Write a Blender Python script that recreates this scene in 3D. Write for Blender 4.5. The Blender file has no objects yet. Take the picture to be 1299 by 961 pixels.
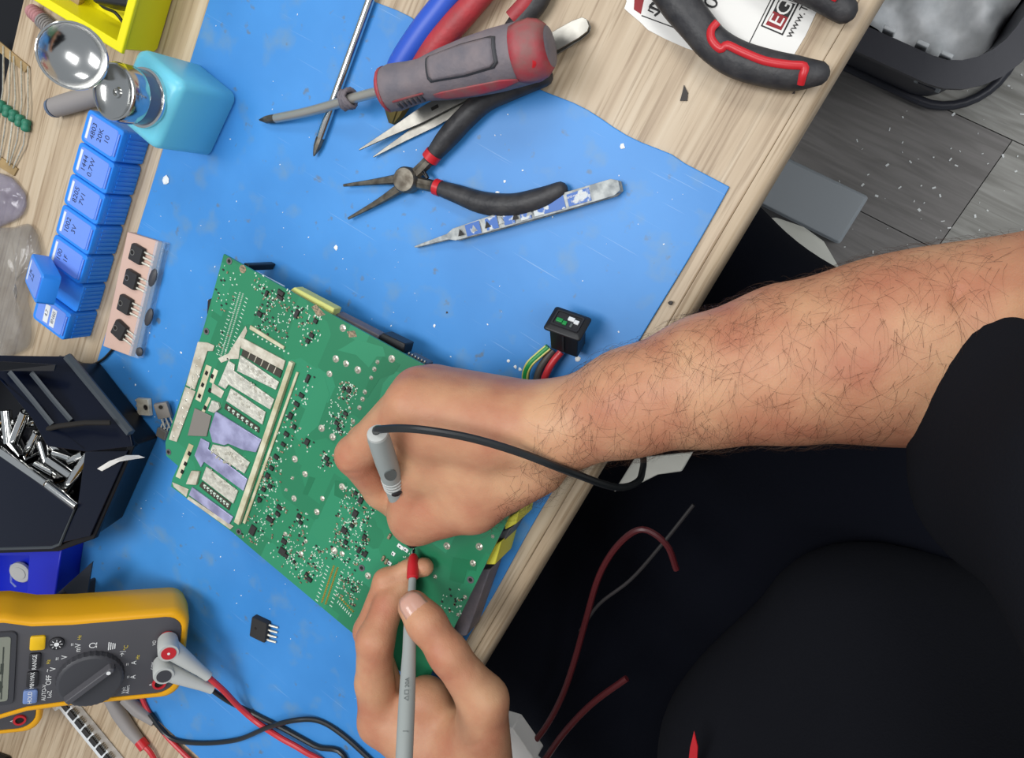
import bpy, math, random
import numpy as np
from mathutils import Vector, Matrix
random.seed(7)
S = bpy.context.scene
COL = S.collection
# ------------------------------------------------------------------ camera, world, lights, exposure
F, CX, CY, H = 976.0, 649.5, 480.5, 0.45
# rows: bench axes (X towards the seated person, Y along the bench edge, Z up) seen in camera axes (right, down, forward)
R = np.array([[0.8165, 0.5248, -0.2405], [0.4397, -0.8353, -0.3300], [-0.3741, 0.1637, -0.9128]])
cam_d = bpy.data.cameras.new('camera'); cam = bpy.data.objects.new('camera', cam_d); COL.objects.link(cam)
cm = Matrix(((R[0][0], -R[0][1], -R[0][2], 0), (R[1][0], -R[1][1], -R[1][2], 0), (R[2][0], -R[2][1], -R[2][2], H), (0, 0, 0, 1)))
cam.matrix_world = cm
cam_d.sensor_fit = 'HORIZONTAL'; cam_d.sensor_width = 36; cam_d.lens = F / 1299 * 36
cam_d.clip_start = 0.01; cam_d.clip_end = 50
S.camera = cam
w = bpy.data.worlds.new('World'); S.world = w; w.use_nodes = True
w.node_tree.nodes['Background'].inputs[0].default_value = (0.86, 0.93, 1.0, 1)
w.node_tree.nodes['Background'].inputs[1].default_value = 0.5
def area(name, loc, size, energy, target, col=(1, 1, 1)):
    d = bpy.data.lights.new(name, 'AREA'); d.shape = 'RECTANGLE'; d.size, d.size_y = size; d.energy = energy; d.color = col
    o = bpy.data.objects.new(name, d); COL.objects.link(o); o.location = loc
    o.rotation_euler = (Vector(target) - Vector(loc)).to_track_quat('-Z', 'Y').to_euler()
area('ceiling_panel_light', (-0.75, -0.15, 1.95), (1.2, 0.6), 30, (-0.75, -0.15, 0))
area('fill_light_right', (1.25, 0.55, 1.95), (1.2, 0.6), 22, (1.25, 0.55, 0))  # added fill lamp, unseen; brightens the floor and the bottle
area('ceiling_panel_light_far', (-0.5, 1.6, 1.95), (1.2, 0.6), 24, (-0.5, 1.6, 0))
S.view_settings.view_transform = 'Standard'; S.view_settings.look = 'None'
S.view_settings.exposure = -0.22; S.view_settings.gamma = 1.0; S.view_settings.use_curve_mapping = False

# ------------------------------------------------------------------ helpers
def ray(px, py):
    return Vector(R @ np.array([(px - CX) / F, (py - CY) / F, 1.0]))
def P(px, py, h=0.0):
    """point on the horizontal plane h millimetres above the bench top"""
    r = ray(px, py); z = h * 0.001
    return Vector((0, 0, H)) + r * ((z - H) / r.z)
def PL(px, py, M):
    """local coordinates (mm) of a pixel on the z=0 plane of frame M"""
    r = ray(px, py); o = M.translation; n = (M.to_3x3() @ Vector((0, 0, 1)))
    c = Vector((0, 0, H)); t = (o - c).dot(n) / r.dot(n)
    return (M.inverted() @ (c + r * t)) * 1000
def frame(o, xdir, zdir=Vector((0, 0, 1))):
    z = zdir.normalized(); x = (xdir - z * xdir.dot(z)).normalized(); y = z.cross(x)
    m = Matrix((x, y, z)).transposed().to_4x4(); m.translation = o
    return m
def lin(h):
    h = h.lstrip('#'); c = [int(h[i:i + 2], 16) / 255 for i in (0, 2, 4)]
    return tuple(x / 12.92 if x <= 0.04045 else ((x + 0.055) / 1.055) ** 2.4 for x in c) + (1,)
MATS = {}
def mat(name, col, rough=0.5, metal=0.0, var=0.0, col2=None, vs=60, bump=0.0, bs=400, stretch=None, trans=0, sss=0, spec=0.5, alpha=1, bd=.001, ior=1.45, coat=0, sharp=(0.35, 0.65), detail=4):
    m = bpy.data.materials.new(name); m.use_nodes = True; nt = m.node_tree; b = nt.nodes['Principled BSDF']
    b.inputs['Base Color'].default_value = lin(col); b.inputs['Roughness'].default_value = rough; b.inputs['Metallic'].default_value = metal
    b.inputs['Specular IOR Level'].default_value = spec; b.inputs['IOR'].default_value = ior
    if trans: b.inputs['Transmission Weight'].default_value = trans
    if alpha < 1: b.inputs['Alpha'].default_value = alpha
    if coat: b.inputs['Coat Weight'].default_value = coat
    if sss:
        b.inputs['Subsurface Weight'].default_value = sss; b.inputs['Subsurface Radius'].default_value = (1, .35, .2); b.inputs['Subsurface Scale'].default_value = 0.004
    tc = nt.nodes.new('ShaderNodeTexCoord'); vec = tc.outputs['Object']
    if stretch:
        mp = nt.nodes.new('ShaderNodeMapping'); mp.inputs['Scale'].default_value = stretch; nt.links.new(vec, mp.inputs[0]); vec = mp.outputs[0]
    if var or col2:
        n = nt.nodes.new('ShaderNodeTexNoise'); n.inputs['Scale'].default_value = vs; n.inputs['Detail'].default_value = detail; nt.links.new(vec, n.inputs[0])
        cr = nt.nodes.new('ShaderNodeValToRGB'); cr.color_ramp.elements[0].position = sharp[0]; cr.color_ramp.elements[1].position = sharp[1]
        c = lin(col); c2 = lin(col2) if col2 else tuple(x * (1 - var) for x in c[:3]) + (1,)
        cr.color_ramp.elements[0].color = c2; cr.color_ramp.elements[1].color = c
        nt.links.new(n.outputs[0], cr.inputs[0]); nt.links.new(cr.outputs[0], b.inputs['Base Color'])
    if bump:
        n = nt.nodes.new('ShaderNodeTexNoise'); n.inputs['Scale'].default_value = bs; n.inputs['Detail'].default_value = 3; nt.links.new(vec, n.inputs[0])
        bp = nt.nodes.new('ShaderNodeBump'); bp.inputs['Strength'].default_value = bump; bp.inputs['Distance'].default_value = bd
        nt.links.new(n.outputs[0], bp.inputs['Height']); nt.links.new(bp.outputs[0], b.inputs['Normal'])
    MATS[name] = m
    return m
def nodes_of(m): return m.node_tree, m.node_tree.nodes['Principled BSDF']

class MB:
    """collects shapes; coordinates are metres, or millimetres of a frame M"""
    def __init__(s, M=None): s.v = []; s.f = []; s.M = M
    def p(s, q):
        q = Vector(q)
        return s.M @ (q * 0.001) if s.M else q
    def add(s, vs, fs):
        n = len(s.v); s.v += [s.p(q) for q in vs]; s.f += [tuple(n + i for i in f) for f in fs]
        return s
    def loft(s, rings, c0=True, c1=True, closed=True):
        k = len(rings[0]); vs = [q for r in rings for q in r]; fs = []
        for a in range(len(rings) - 1):
            for i in range(k if closed else k - 1):
                j = (i + 1) % k
                fs.append((a * k + i, a * k + j, (a + 1) * k + j, (a + 1) * k + i))
        if c0: fs.append(tuple(range(k - 1, -1, -1)))
        if c1: fs.append(tuple(range((len(rings) - 1) * k, len(rings) * k)))
        return s.add(vs, fs)
    def box(s, c, d, rz=0.0, axes=None):
        c = Vector(c); x, y, z = [q * 0.5 for q in d]
        if axes: ax = [Vector(a).normalized() for a in axes]
        else: ax = [Vector((math.cos(rz), math.sin(rz), 0)), Vector((-math.sin(rz), math.cos(rz), 0)), Vector((0, 0, 1))]
        o = lambda a, b, e: c + ax[0] * (a * x) + ax[1] * (b * y) + ax[2] * (e * z)
        return s.loft([[o(-1, -1, -1), o(1, -1, -1), o(1, 1, -1), o(-1, 1, -1)], [o(-1, -1, 1), o(1, -1, 1), o(1, 1, 1), o(-1, 1, 1)]])
    def prism(s, pts, dz, up=Vector((0, 0, 1))):
        """pts: outline counter-clockwise seen from up; extruded by dz along up"""
        pts = [Vector(q) for q in pts]; nrm = Vector((0, 0, 0))
        for i in range(len(pts)): nrm += pts[i].cross(pts[(i + 1) % len(pts)])
        if nrm.dot(up) < 0: pts = pts[::-1]
        lo, hi = (pts, [q + up * dz for q in pts]) if dz > 0 else ([q + up * dz for q in pts], pts)
        return s.loft([lo, hi])
    def tube(s, path, r, n=10, up=None, flat=1.0, cap=True, rnd=False):
        path = [Vector(q) for q in path]; m = len(path)
        rs = [r] * m if isinstance(r, (int, float)) else list(r)
        if rnd:   # round both ends
            for end in (0, -1):
                e = path[end]; q = path[1] if end == 0 else path[-2]; d = (e - q).normalized(); rr = rs[end]
                ex = [e + d * rr * math.sin(a) for a in (.5, 1.0, 1.4)]; er = [rr * math.cos(a) for a in (.5, 1.0, 1.4)]
                if end == 0: path = ex[::-1] + path; rs = er[::-1] + rs
                else: path = path + ex; rs = rs + er
        m = len(path); rings = []; nn = None
        for i in range(m):
            t = (path[min(i + 1, m - 1)] - path[max(i - 1, 0)]).normalized()
            if up is not None: nn = Vector(up)
            elif nn is None: nn = Vector((0, 0, 1)) if abs(t.z) < .9 else Vector((1, 0, 0))
            nn = (nn - t * nn.dot(t)).normalized(); bn = t.cross(nn)
            rings.append([path[i] + bn * (rs[i] * math.cos(a)) + nn * (rs[i] * flat * math.sin(a)) for a in [2 * math.pi * k / n for k in range(n)]])
        return s.loft(rings, cap, cap)
    def lathe(s, c, axis, prof, n=24, cap=True):
        c = Vector(c); a = Vector(axis).normalized(); u = a.orthogonal().normalized(); v = a.cross(u)
        rings = [[c + a * z + (u * math.cos(t) + v * math.sin(t)) * max(r, 1e-6) for t in [2 * math.pi * k / n for k in range(n)]] for r, z in prof]
        return s.loft(rings, cap, cap)
    def ball(s, c, r, n=10, sz=(1, 1, 1)):
        m = max(4, n // 2)
        rings = [[Vector(c) + Vector((r * sz[0] * math.sin(math.pi * i / m) * math.cos(t), r * sz[1] * math.sin(math.pi * i / m) * math.sin(t), -r * sz[2] * math.cos(math.pi * i / m))) for t in [2 * math.pi * k / n for k in range(n)]] for i in range(1, m)]
        return s.loft(rings)
    def build(s, name, m, parent=None, smooth=35, bevel=0, seg=2, kind=None, label=None, sub=0, solid=0):
        me = bpy.data.meshes.new(name)
        off = ORG.get(parent.name, Vector((0, 0, 0))) if parent else Vector((0, 0, 0))
        if parent is None and s.v: off = sum(s.v, Vector()) / len(s.v); off.z = min(q.z for q in s.v)
        me.from_pydata([q - off for q in s.v], [], s.f); me.update()
        me.materials.append(MATS[m] if isinstance(m, str) else m)
        o = bpy.data.objects.new(name, me); COL.objects.link(o)
        if smooth:
            me.polygons.foreach_set('use_smooth', [True] * len(me.polygons)); me.set_sharp_from_angle(angle=math.radians(smooth))
        if parent: o.parent = parent; ORG[o.name] = off
        else: o.location = off; ORG[o.name] = off
        if solid: md = o.modifiers.new('solid', 'SOLIDIFY'); md.thickness = solid; md.offset = 0
        if bevel: md = o.modifiers.new('bevel', 'BEVEL'); md.width = bevel; md.segments = seg; md.limit_method = 'ANGLE'; md.angle_limit = math.radians(30); md.harden_normals = False
        if sub: md = o.modifiers.new('sub', 'SUBSURF'); md.levels = sub; md.render_levels = sub
        if kind: o['kind'] = kind
        if label: o['label'] = label
        return o
ORG = {}
def thing(name, label, cat, loc, group=None):
    o = bpy.data.objects.new(name, None); COL.objects.link(o); o.location = Vector(loc); o.empty_display_size = 0.01
    o['label'] = label; o['category'] = cat
    if group: o['group'] = group
    ORG[o.name] = Vector(loc)
    return o
def tag(o, label, cat, group=None, kind=None):
    o['label'] = label; o['category'] = cat
    if group: o['group'] = group
    if kind: o['kind'] = kind
    return o
def struct(o, label=None):
    o['kind'] = 'structure'
    if label: o['label'] = label
    return o
def cr(pts, n=6):
    """Catmull-Rom through the points"""
    pts = [Vector(q) for q in pts]; a = [pts[0] * 2 - pts[1]] + pts + [pts[-1] * 2 - pts[-2]]; out = []
    for i in range(1, len(a) - 2):
        for k in range(n):
            t = k / n; p0, p1, p2, p3 = a[i - 1:i + 3]
            out.append(0.5 * ((2 * p1) + (p2 - p0) * t + (2 * p0 - 5 * p1 + 4 * p2 - p3) * t * t + (3 * p1 - p0 - 3 * p2 + p3) * t ** 3))
    return out + [pts[-1]]
def crs(vals, n=6): return [v.x for v in cr([Vector((v, 0, 0)) for v in vals], n)]
def rrect(w, h, r, n=4, cx=0, cy=0):
    """rounded rectangle outline, counter-clockwise"""
    o = []
    for sx, sy, a0 in ((1, -1, -90), (1, 1, 0), (-1, 1, 90), (-1, -1, 180)):
        for k in range(n + 1):
            a = math.radians(a0 + 90 * k / n); o.append((cx + sx * (w / 2 - r) + r * math.cos(a), cy + sy * (h / 2 - r) + r * math.sin(a)))
    return o
def ring3(pts, z): return [Vector((x, y, z)) for x, y in pts]
def text(mb, s, size, at, rot=0.0, th=0.0, squash=1.0):
    """flat lettering in the frame of mb (mm), centred at `at`"""
    cu = bpy.data.curves.new('lettering', 'FONT'); cu.body = s; cu.size = size; cu.align_x = 'CENTER'; cu.align_y = 'CENTER'; cu.resolution_u = 3
    o = bpy.data.objects.new('lettering', cu); COL.objects.link(o)
    dg = bpy.context.evaluated_depsgraph_get(); me = o.evaluated_get(dg).to_mesh()
    c, sn = math.cos(rot), math.sin(rot)
    vs = [Vector((at[0] + c * q.co.x * squash - sn * q.co.y, at[1] + sn * q.co.x * squash + c * q.co.y, at[2])) for q in me.vertices]; fs = [tuple(f.vertices) for f in me.polygons]
    mb.add(vs, fs); o.evaluated_get(dg).to_mesh_clear(); bpy.data.objects.remove(o); bpy.data.curves.remove(cu)
    return mb

# ------------------------------------------------------------------ materials
def wood_mat():
    m = mat('wood_laminate', '#c4b199', rough=0.42); nt, b = nodes_of(m); L = nt.links
    tc = nt.nodes.new('ShaderNodeTexCoord'); mp = nt.nodes.new('ShaderNodeMapping'); mp.inputs['Scale'].default_value = (110, 5, 20); L.new(tc.outputs['Object'], mp.inputs[0])
    n = nt.nodes.new('ShaderNodeTexNoise'); n.inputs['Scale'].default_value = 1; n.inputs['Detail'].default_value = 6; n.inputs['Distortion'].default_value = 0.5; L.new(mp.outputs[0], n.inputs[0])
    r = nt.nodes.new('ShaderNodeValToRGB'); e = r.color_ramp.elements; e[0].position = .3; e[0].color = lin('#a28c72'); e[1].position = .72; e[1].color = lin('#c9b89f')
    q = r.color_ramp.elements.new(.5); q.color = lin('#baa68b'); L.new(n.outputs[0], r.inputs[0])
    mp2 = nt.nodes.new('ShaderNodeMapping'); mp2.inputs['Scale'].default_value = (500, 14, 50); L.new(tc.outputs['Object'], mp2.inputs[0])
    n2 = nt.nodes.new('ShaderNodeTexNoise'); n2.inputs['Scale'].default_value = 1; n2.inputs['Detail'].default_value = 3; L.new(mp2.outputs[0], n2.inputs[0])
    r2 = nt.nodes.new('ShaderNodeValToRGB'); r2.color_ramp.elements[0].position = .33; r2.color_ramp.elements[0].color = (.6, .54, .48, 1); r2.color_ramp.elements[1].position = .48; r2.color_ramp.elements[1].color = (1, 1, 1, 1); L.new(n2.outputs[0], r2.inputs[0])
    x = nt.nodes.new('ShaderNodeMix'); x.data_type = 'RGBA'; x.blend_type = 'MULTIPLY'; x.inputs[0].default_value = .8; L.new(r.outputs[0], x.inputs[6]); L.new(r2.outputs[0], x.inputs[7]); L.new(x.outputs[2], b.inputs['Base Color'])
    bp = nt.nodes.new('ShaderNodeBump'); bp.inputs['Strength'].default_value = .15; bp.inputs['Distance'].default_value = .0005; L.new(n2.outputs[0], bp.inputs['Height']); L.new(bp.outputs[0], b.inputs['Normal'])
wood_mat()
def mat_mat():
    m = mat('blue_rubber', '#2f86d8', rough=0.38, spec=.4); nt, b = nodes_of(m); L = nt.links
    tc = nt.nodes.new('ShaderNodeTexCoord'); O = tc.outputs['Object']
    def noise(scale, det, lo, hi, c0, c1, st=None, rot=0):
        v = O
        if st:
            mp = nt.nodes.new('ShaderNodeMapping'); mp.inputs['Scale'].default_value = st; mp.inputs['Rotation'].default_value = (0, 0, rot); L.new(O, mp.inputs[0]); v = mp.outputs[0]
        n = nt.nodes.new('ShaderNodeTexNoise'); n.inputs['Scale'].default_value = scale; n.inputs['Detail'].default_value = det; L.new(v, n.inputs[0])
        r = nt.nodes.new('ShaderNodeValToRGB'); r.color_ramp.elements[0].position = lo; r.color_ramp.elements[1].position = hi; r.color_ramp.elements[0].color = c0; r.color_ramp.elements[1].color = c1; L.new(n.outputs[0], r.inputs[0])
        return r.outputs[0], n.outputs[0]
    def mix(a, bcol, fac):
        x = nt.nodes.new('ShaderNodeMix'); x.data_type = 'RGBA'; L.new(fac, x.inputs[0]); L.new(a, x.inputs[6])
        if isinstance(bcol, tuple): x.inputs[7].default_value = bcol
        else: L.new(bcol, x.inputs[7])
        return x.outputs[2]
    base, _ = noise(9, 5, .35, .65, lin('#3a82c6'), lin('#4590d6'))
    dirt, _ = noise(40, 7, .56, .72, (0, 0, 0, 1), (.5, .5, .5, 1))
    c = mix(base, lin('#6f8fa5'), dirt)
    stain, _ = noise(110, 4, .66, .74, (0, 0, 0, 1), (.6, .6, .6, 1))
    c = mix(c, lin('#6b6a52'), stain)
    scr, sn = noise(1, 2, .70, .74, (0, 0, 0, 1), (.5, .5, .5, 1), (14, 900, 1), .5)
    c = mix(c, lin('#8fb4dc'), scr)
    L.new(c, b.inputs['Base Color'])
    bp = nt.nodes.new('ShaderNodeBump'); bp.inputs['Strength'].default_value = .12; bp.inputs['Distance'].default_value = .0006
    n = nt.nodes.new('ShaderNodeTexNoise'); n.inputs['Scale'].default_value = 60; n.inputs['Detail'].default_value = 5; L.new(O, n.inputs[0]); L.new(n.outputs[0], bp.inputs['Height']); L.new(bp.outputs[0], b.inputs['Normal'])
mat_mat()
def pcb_mat():
    m = mat('green_solder_mask', '#2c8a5f', rough=.3, coat=.2); nt, b = nodes_of(m); L = nt.links
    tc = nt.nodes.new('ShaderNodeTexCoord'); O = tc.outputs['Object']
    v = nt.nodes.new('ShaderNodeTexVoronoi'); v.feature = 'F1'; v.distance = 'CHEBYCHEV'; v.inputs['Scale'].default_value = 32; L.new(O, v.inputs[0])
    r = nt.nodes.new('ShaderNodeValToRGB'); r.color_ramp.interpolation = 'CONSTANT'; e = r.color_ramp.elements; e[0].color = lin('#257853'); e[1].position = .45; e[1].color = lin('#288059'); q = e.new(.75); q.color = lin('#2c8660')
    sp = nt.nodes.new('ShaderNodeSeparateColor'); L.new(v.outputs['Color'], sp.inputs[0]); L.new(sp.outputs[0], r.inputs[0])
    L.new(r.outputs[0], b.inputs['Base Color'])
pcb_mat()
def skin_mat():
    m = mat('skin', '#c08a6c', rough=.48, sss=.12, spec=.4); nt, b = nodes_of(m); L = nt.links
    tc = nt.nodes.new('ShaderNodeTexCoord'); O = tc.outputs['Object']
    n = nt.nodes.new('ShaderNodeTexNoise'); n.inputs['Scale'].default_value = 28; n.inputs['Detail'].default_value = 5; L.new(O, n.inputs[0])
    r = nt.nodes.new('ShaderNodeValToRGB'); e = r.color_ramp.elements; e[0].position = .34; e[0].color = lin('#b3755a'); e[1].position = .68; e[1].color = lin('#c99a76'); L.new(n.outputs[0], r.inputs[0])
    L.new(r.outputs[0], b.inputs['Base Color'])
    v = nt.nodes.new('ShaderNodeTexVoronoi'); v.feature = 'DISTANCE_TO_EDGE'; v.inputs['Scale'].default_value = 700; L.new(O, v.inputs[0])
    n2 = nt.nodes.new('ShaderNodeTexNoise'); n2.inputs['Scale'].default_value = 180; n2.inputs['Detail'].default_value = 4; L.new(O, n2.inputs[0])
    ad = nt.nodes.new('ShaderNodeMath'); ad.operation = 'MULTIPLY_ADD'; L.new(v.outputs[0], ad.inputs[0]); ad.inputs[1].default_value = .35; L.new(n2.outputs[0], ad.inputs[2])
    bp = nt.nodes.new('ShaderNodeBump'); bp.inputs['Strength'].default_value = .42; bp.inputs['Distance'].default_value = .0009; L.new(ad.outputs[0], bp.inputs['Height']); L.new(bp.outputs[0], b.inputs['Normal'])
skin_mat()
def floor_mat(name, c0, c1):
    m = mat(name, c0, rough=.55); nt, b = nodes_of(m); L = nt.links
    tc = nt.nodes.new('ShaderNodeTexCoord'); mp = nt.nodes.new('ShaderNodeMapping'); mp.inputs['Scale'].default_value = (7, 90, 1); L.new(tc.outputs['Object'], mp.inputs[0])
    n = nt.nodes.new('ShaderNodeTexNoise'); n.inputs['Scale'].default_value = 1; n.inputs['Detail'].default_value = 7; n.inputs['Distortion'].default_value = 1.2; L.new(mp.outputs[0], n.inputs[0])
    r = nt.nodes.new('ShaderNodeValToRGB'); e = r.color_ramp.elements; e[0].position = .3; e[0].color = lin(c1); e[1].position = .65; e[1].color = lin(c0); L.new(n.outputs[0], r.inputs[0]); L.new(r.outputs[0], b.inputs['Base Color'])
floor_mat('floor_vinyl', '#a9a7a1', '#7f7d76'); floor_mat('floor_vinyl_dark', '#888481', '#726e6b')
mat('plank_joint', '#2b2a29', rough=.8)
mat('shaft_steel', '#b9b6ae', rough=.35, metal=.7); mat('steel', '#a5a29a', rough=.42, metal=1, var=.35, vs=90); mat('chrome', '#d8d8d6', rough=.1, metal=1); mat('worn_steel', '#8b857a', rough=.55, metal=1, col2='#5d564d', vs=150)
mat('tinned', '#dedbcd', rough=.4, metal=.35, var=.3, vs=260, bump=.5, bs=420); mat('silver_plate', '#d6d0bf', rough=.45, metal=.2, col2='#b0a794', vs=140, bump=.25, bs=200)
mat('lavender_plate', '#b9b9dc', rough=.35, metal=.35, col2='#8d8cae', vs=90, bump=.3, bs=160); mat('pale_rail', '#d7d2b8', rough=.4, col2='#b0a884', vs=80)
mat('solder', '#e6e1d0', rough=.25, metal=.6, var=.3, vs=500); mat('gold_pad', '#d8b765', rough=.3, metal=.7); mat('pad', '#cfe0cf', rough=.35, metal=.2)
mat('chip_black', '#2c2a29', rough=.5); mat('hole_dark', '#17130f', rough=.8); mat('slot_dark', '#3a352c', rough=.6); mat('component_tan', '#a89376', rough=.5, col2='#57503f', vs=700); mat('grey_block', '#857f78', rough=.5, metal=.3)
mat('plastic_black', '#1b1c1f', rough=.42); mat('rubber_black', '#25262a', rough=.6, bump=.25, bs=500); mat('rubber_charcoal', '#2c2c2f', rough=.5, col2='#3d3c3d', vs=120, bump=.3, bs=400)
mat('red_plastic', '#c0232b', rough=.35); mat('red_rubber', '#b5353c', rough=.5, col2='#9a3a3e', vs=90, bump=.2, bs=500); mat('blue_rubber_grip', '#2c55bf', rough=.4)
mat('grey_rubber', '#67636a', rough=.62, col2='#7b7174', vs=70, bump=.35, bs=400); mat('dark_grey_plastic', '#3d3d41', rough=.5); mat('dusty_red', '#a83a44', rough=.55, col2='#8a5a58', vs=90, bump=.2, bs=300)
mat('meter_yellow', '#f0ac12', rough=.42); mat('meter_grey', '#4d4c50', rough=.5); mat('dial_grey', '#3e3e42', rough=.42); mat('lcd', '#86887b', rough=.25); mat('lcd_ink', '#3f433c', rough=.4); mat('print_white', '#e8e8e6', rough=.5); mat('print_yellow', '#d8c046', rough=.5); mat('button_black', '#28272a', rough=.5); mat('button_yellow', '#e8b90f', rough=.45); mat('button_blue', '#6f86b8', rough=.5)
mat('probe_grey', '#9aa09d', rough=.45); mat('probe_light', '#b8bab6', rough=.5); mat('print_grey', '#5d6463', rough=.5); mat('cable_black', '#1f2224', rough=.35); mat('cable_red', '#c3333a', rough=.35); mat('cable_red_shaded', '#521a1e', rough=.4); mat('cable_green', '#1f8a45', rough=.4); mat('stripe_yellow', '#c9c36a', rough=.4); mat('cable_grey', '#4a4744', rough=.5); mat('cable_grey_shaded', '#2b2829', rough=.5)  # lap cables use darkened red and grey: their shade is painted in
mat('yellow_bin', '#e6dc10', rough=.38, trans=0); mat('cyan_plastic', '#74d0e6', rough=.32, sss=.1); mat('smoke_plastic', '#5c6a80', rough=.2); mat('blue_box', '#2b86e6', rough=.35); mat('blue_lid', '#6f93e6', rough=.3); mat('navy_smoke', '#0a1020', rough=.22, spec=.3); mat('case_black', '#0d0e13', rough=.4, spec=.3); mat('case_rib', '#3d4348', rough=.5); mat('deep_blue', '#0b22b8', rough=.4)
mat('marker_ink', '#23294a', rough=.6); mat('tape_white', '#dcdfe0', rough=.6); mat('tape_brown', '#a58a5e', rough=.6, var=.3, vs=80); mat('resistor_green', '#2e7d62', rough=.5, var=.3, vs=300); mat('foam_pink', '#cfae9e', rough=.7); mat('clear_film', '#c6d8ea', rough=.1, alpha=.28); mat('bag_grey', '#a9a9a8', rough=.08, alpha=.3, col2='#6c6c6e', vs=45, bump=1.0, bs=55, bd=.004, coat=1); mat('bag_purple', '#a29cae', rough=.1, alpha=.45, col2='#77718a', vs=60, bump=1.0, bs=70, bd=.004, coat=1)
mat('rod_grey', '#8f8a88', rough=.5); mat('rod_pink', '#b17e80', rough=.6); mat('paper', '#e9e7e2', rough=.7); mat('logo_red', '#8e1b22', rough=.6); mat('ink_black', '#191717', rough=.6); mat('white_crumb', '#eef0ee', rough=.6); mat('dark_crumb', '#3e3a37', rough=.7); mat('tweezer_blue', '#245fae', rough=.4, col2='#c2c8ca', vs=190, sharp=(.40, .46)); mat('tweezer_white', '#b4b8b6', rough=.5, metal=.1, col2='#7f8486', vs=200)
mat('bin_black', '#34353d', rough=.4, bump=.1, bs=200); mat('bin_liner', '#f0f2f4', rough=.4, col2='#c2c6c8', vs=25, bump=1.0, bs=40); mat('box_grey', '#9ba1a6', rough=.5); mat('cloth_white', '#c3c3ba', rough=.85); mat('denim_navy', '#0d0f17', rough=.95, spec=.1, bump=.3, bs=900); mat('jacket_black', '#17181d', rough=.95, spec=.1, bump=.3, bs=700); mat('hair', '#3f2818', rough=.5); mat('nail', '#c99a88', rough=.25, sss=.1, coat=.3); mat('yellow_tape', '#d6cf45', rough=.5); mat('pale_yellow', '#cfd07a', rough=.5); mat('brass', '#8a7a4c', rough=.4, metal=.9); mat('heatsink', '#6a6a6d', rough=.45, metal=.5)
# ------------------------------------------------------------------ the setting
mb = MB(); mb.box((0.1, 0.1, -0.765), (3.2, 3.0, 0.024)); floor = struct(mb.build('floor', 'plank_joint'), 'grey wood-look vinyl plank floor under the bench')
yl = [0.055 + 0.159 * k for k in range(-8, 8)]
for i, y0 in enumerate(yl):
    xs = [-1.4, -0.4, 0.45, 1.6] if i % 2 else [-1.4, -0.85, 0.127, 1.0, 1.6]
    for j in range(len(xs) - 1):
        dark = (i == 8 and j == 1) or (i == 7 and j == 1) or (i * 7 + j * 3) % 4 == 0
        b = MB(); b.box(((xs[j] + xs[j + 1]) / 2, y0 + 0.0795, -0.7515), (xs[j + 1] - xs[j] - .0012, 0.1578, 0.003)); b.build('plank', 'floor_vinyl_dark' if dark else 'floor_vinyl', floor)

bench = thing('workbench', 'light wood-grain laminate workbench with the blue mat on it', 'workbench', (-0.33, -0.2, -0.75))
XE = -0.0415
b = MB(); b.box(((-0.606 + XE - .009) / 2, -0.2, -0.0125), (0.606 + XE - .009, 1.7, 0.025)); b.build('tabletop', 'wood_laminate', bench, bevel=.001)
prof = [(-.0088, -.025), (-.001, -.025), (0, -.022), (0, -.006), (-.0018, -.0016), (-.0048, -.0002), (-.0088, 0)]
b = MB(); b.loft([[Vector((XE + x, y, z)) for x, z in prof] for y in (-1.05, 0.65)]); b.build('edge_band', 'wood_laminate', bench, smooth=50)
for x in (-.57, -.1):
    for y in (-1.0, .6):
        b = MB(); b.box((x, y, -.3875), (.045, .045, .725)); b.build('leg', 'dark_grey_plastic', bench, bevel=.002)

# blue mat
XM0, XM1, YM0, YM1 = -0.4345, -0.0595, -0.606, 0.0012
b = MB(); n = 40; o = []
for k in range(n + 1): o.append((XM0 + (XM1 - XM0) * k / n, YM1 + .0012 * math.sin(k * .9) * (1 if 3 < k < n - 3 else 0) ))
for k in range(1, n): o.append((XM1 + .0006 * math.sin(k * .7), YM1 + (YM0 - YM1) * k / n))
o += [(XM1, YM0), (XM0, YM0)]
b.prism([Vector((x, y, 0.0001)) for x, y in o], 0.0019)
tag(b.build('work_mat', 'blue_rubber', bevel=.0005, smooth=30), 'large scuffed blue rubber work mat covering the bench top', 'mat')
MT = 2.0   # mat top, mm

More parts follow.
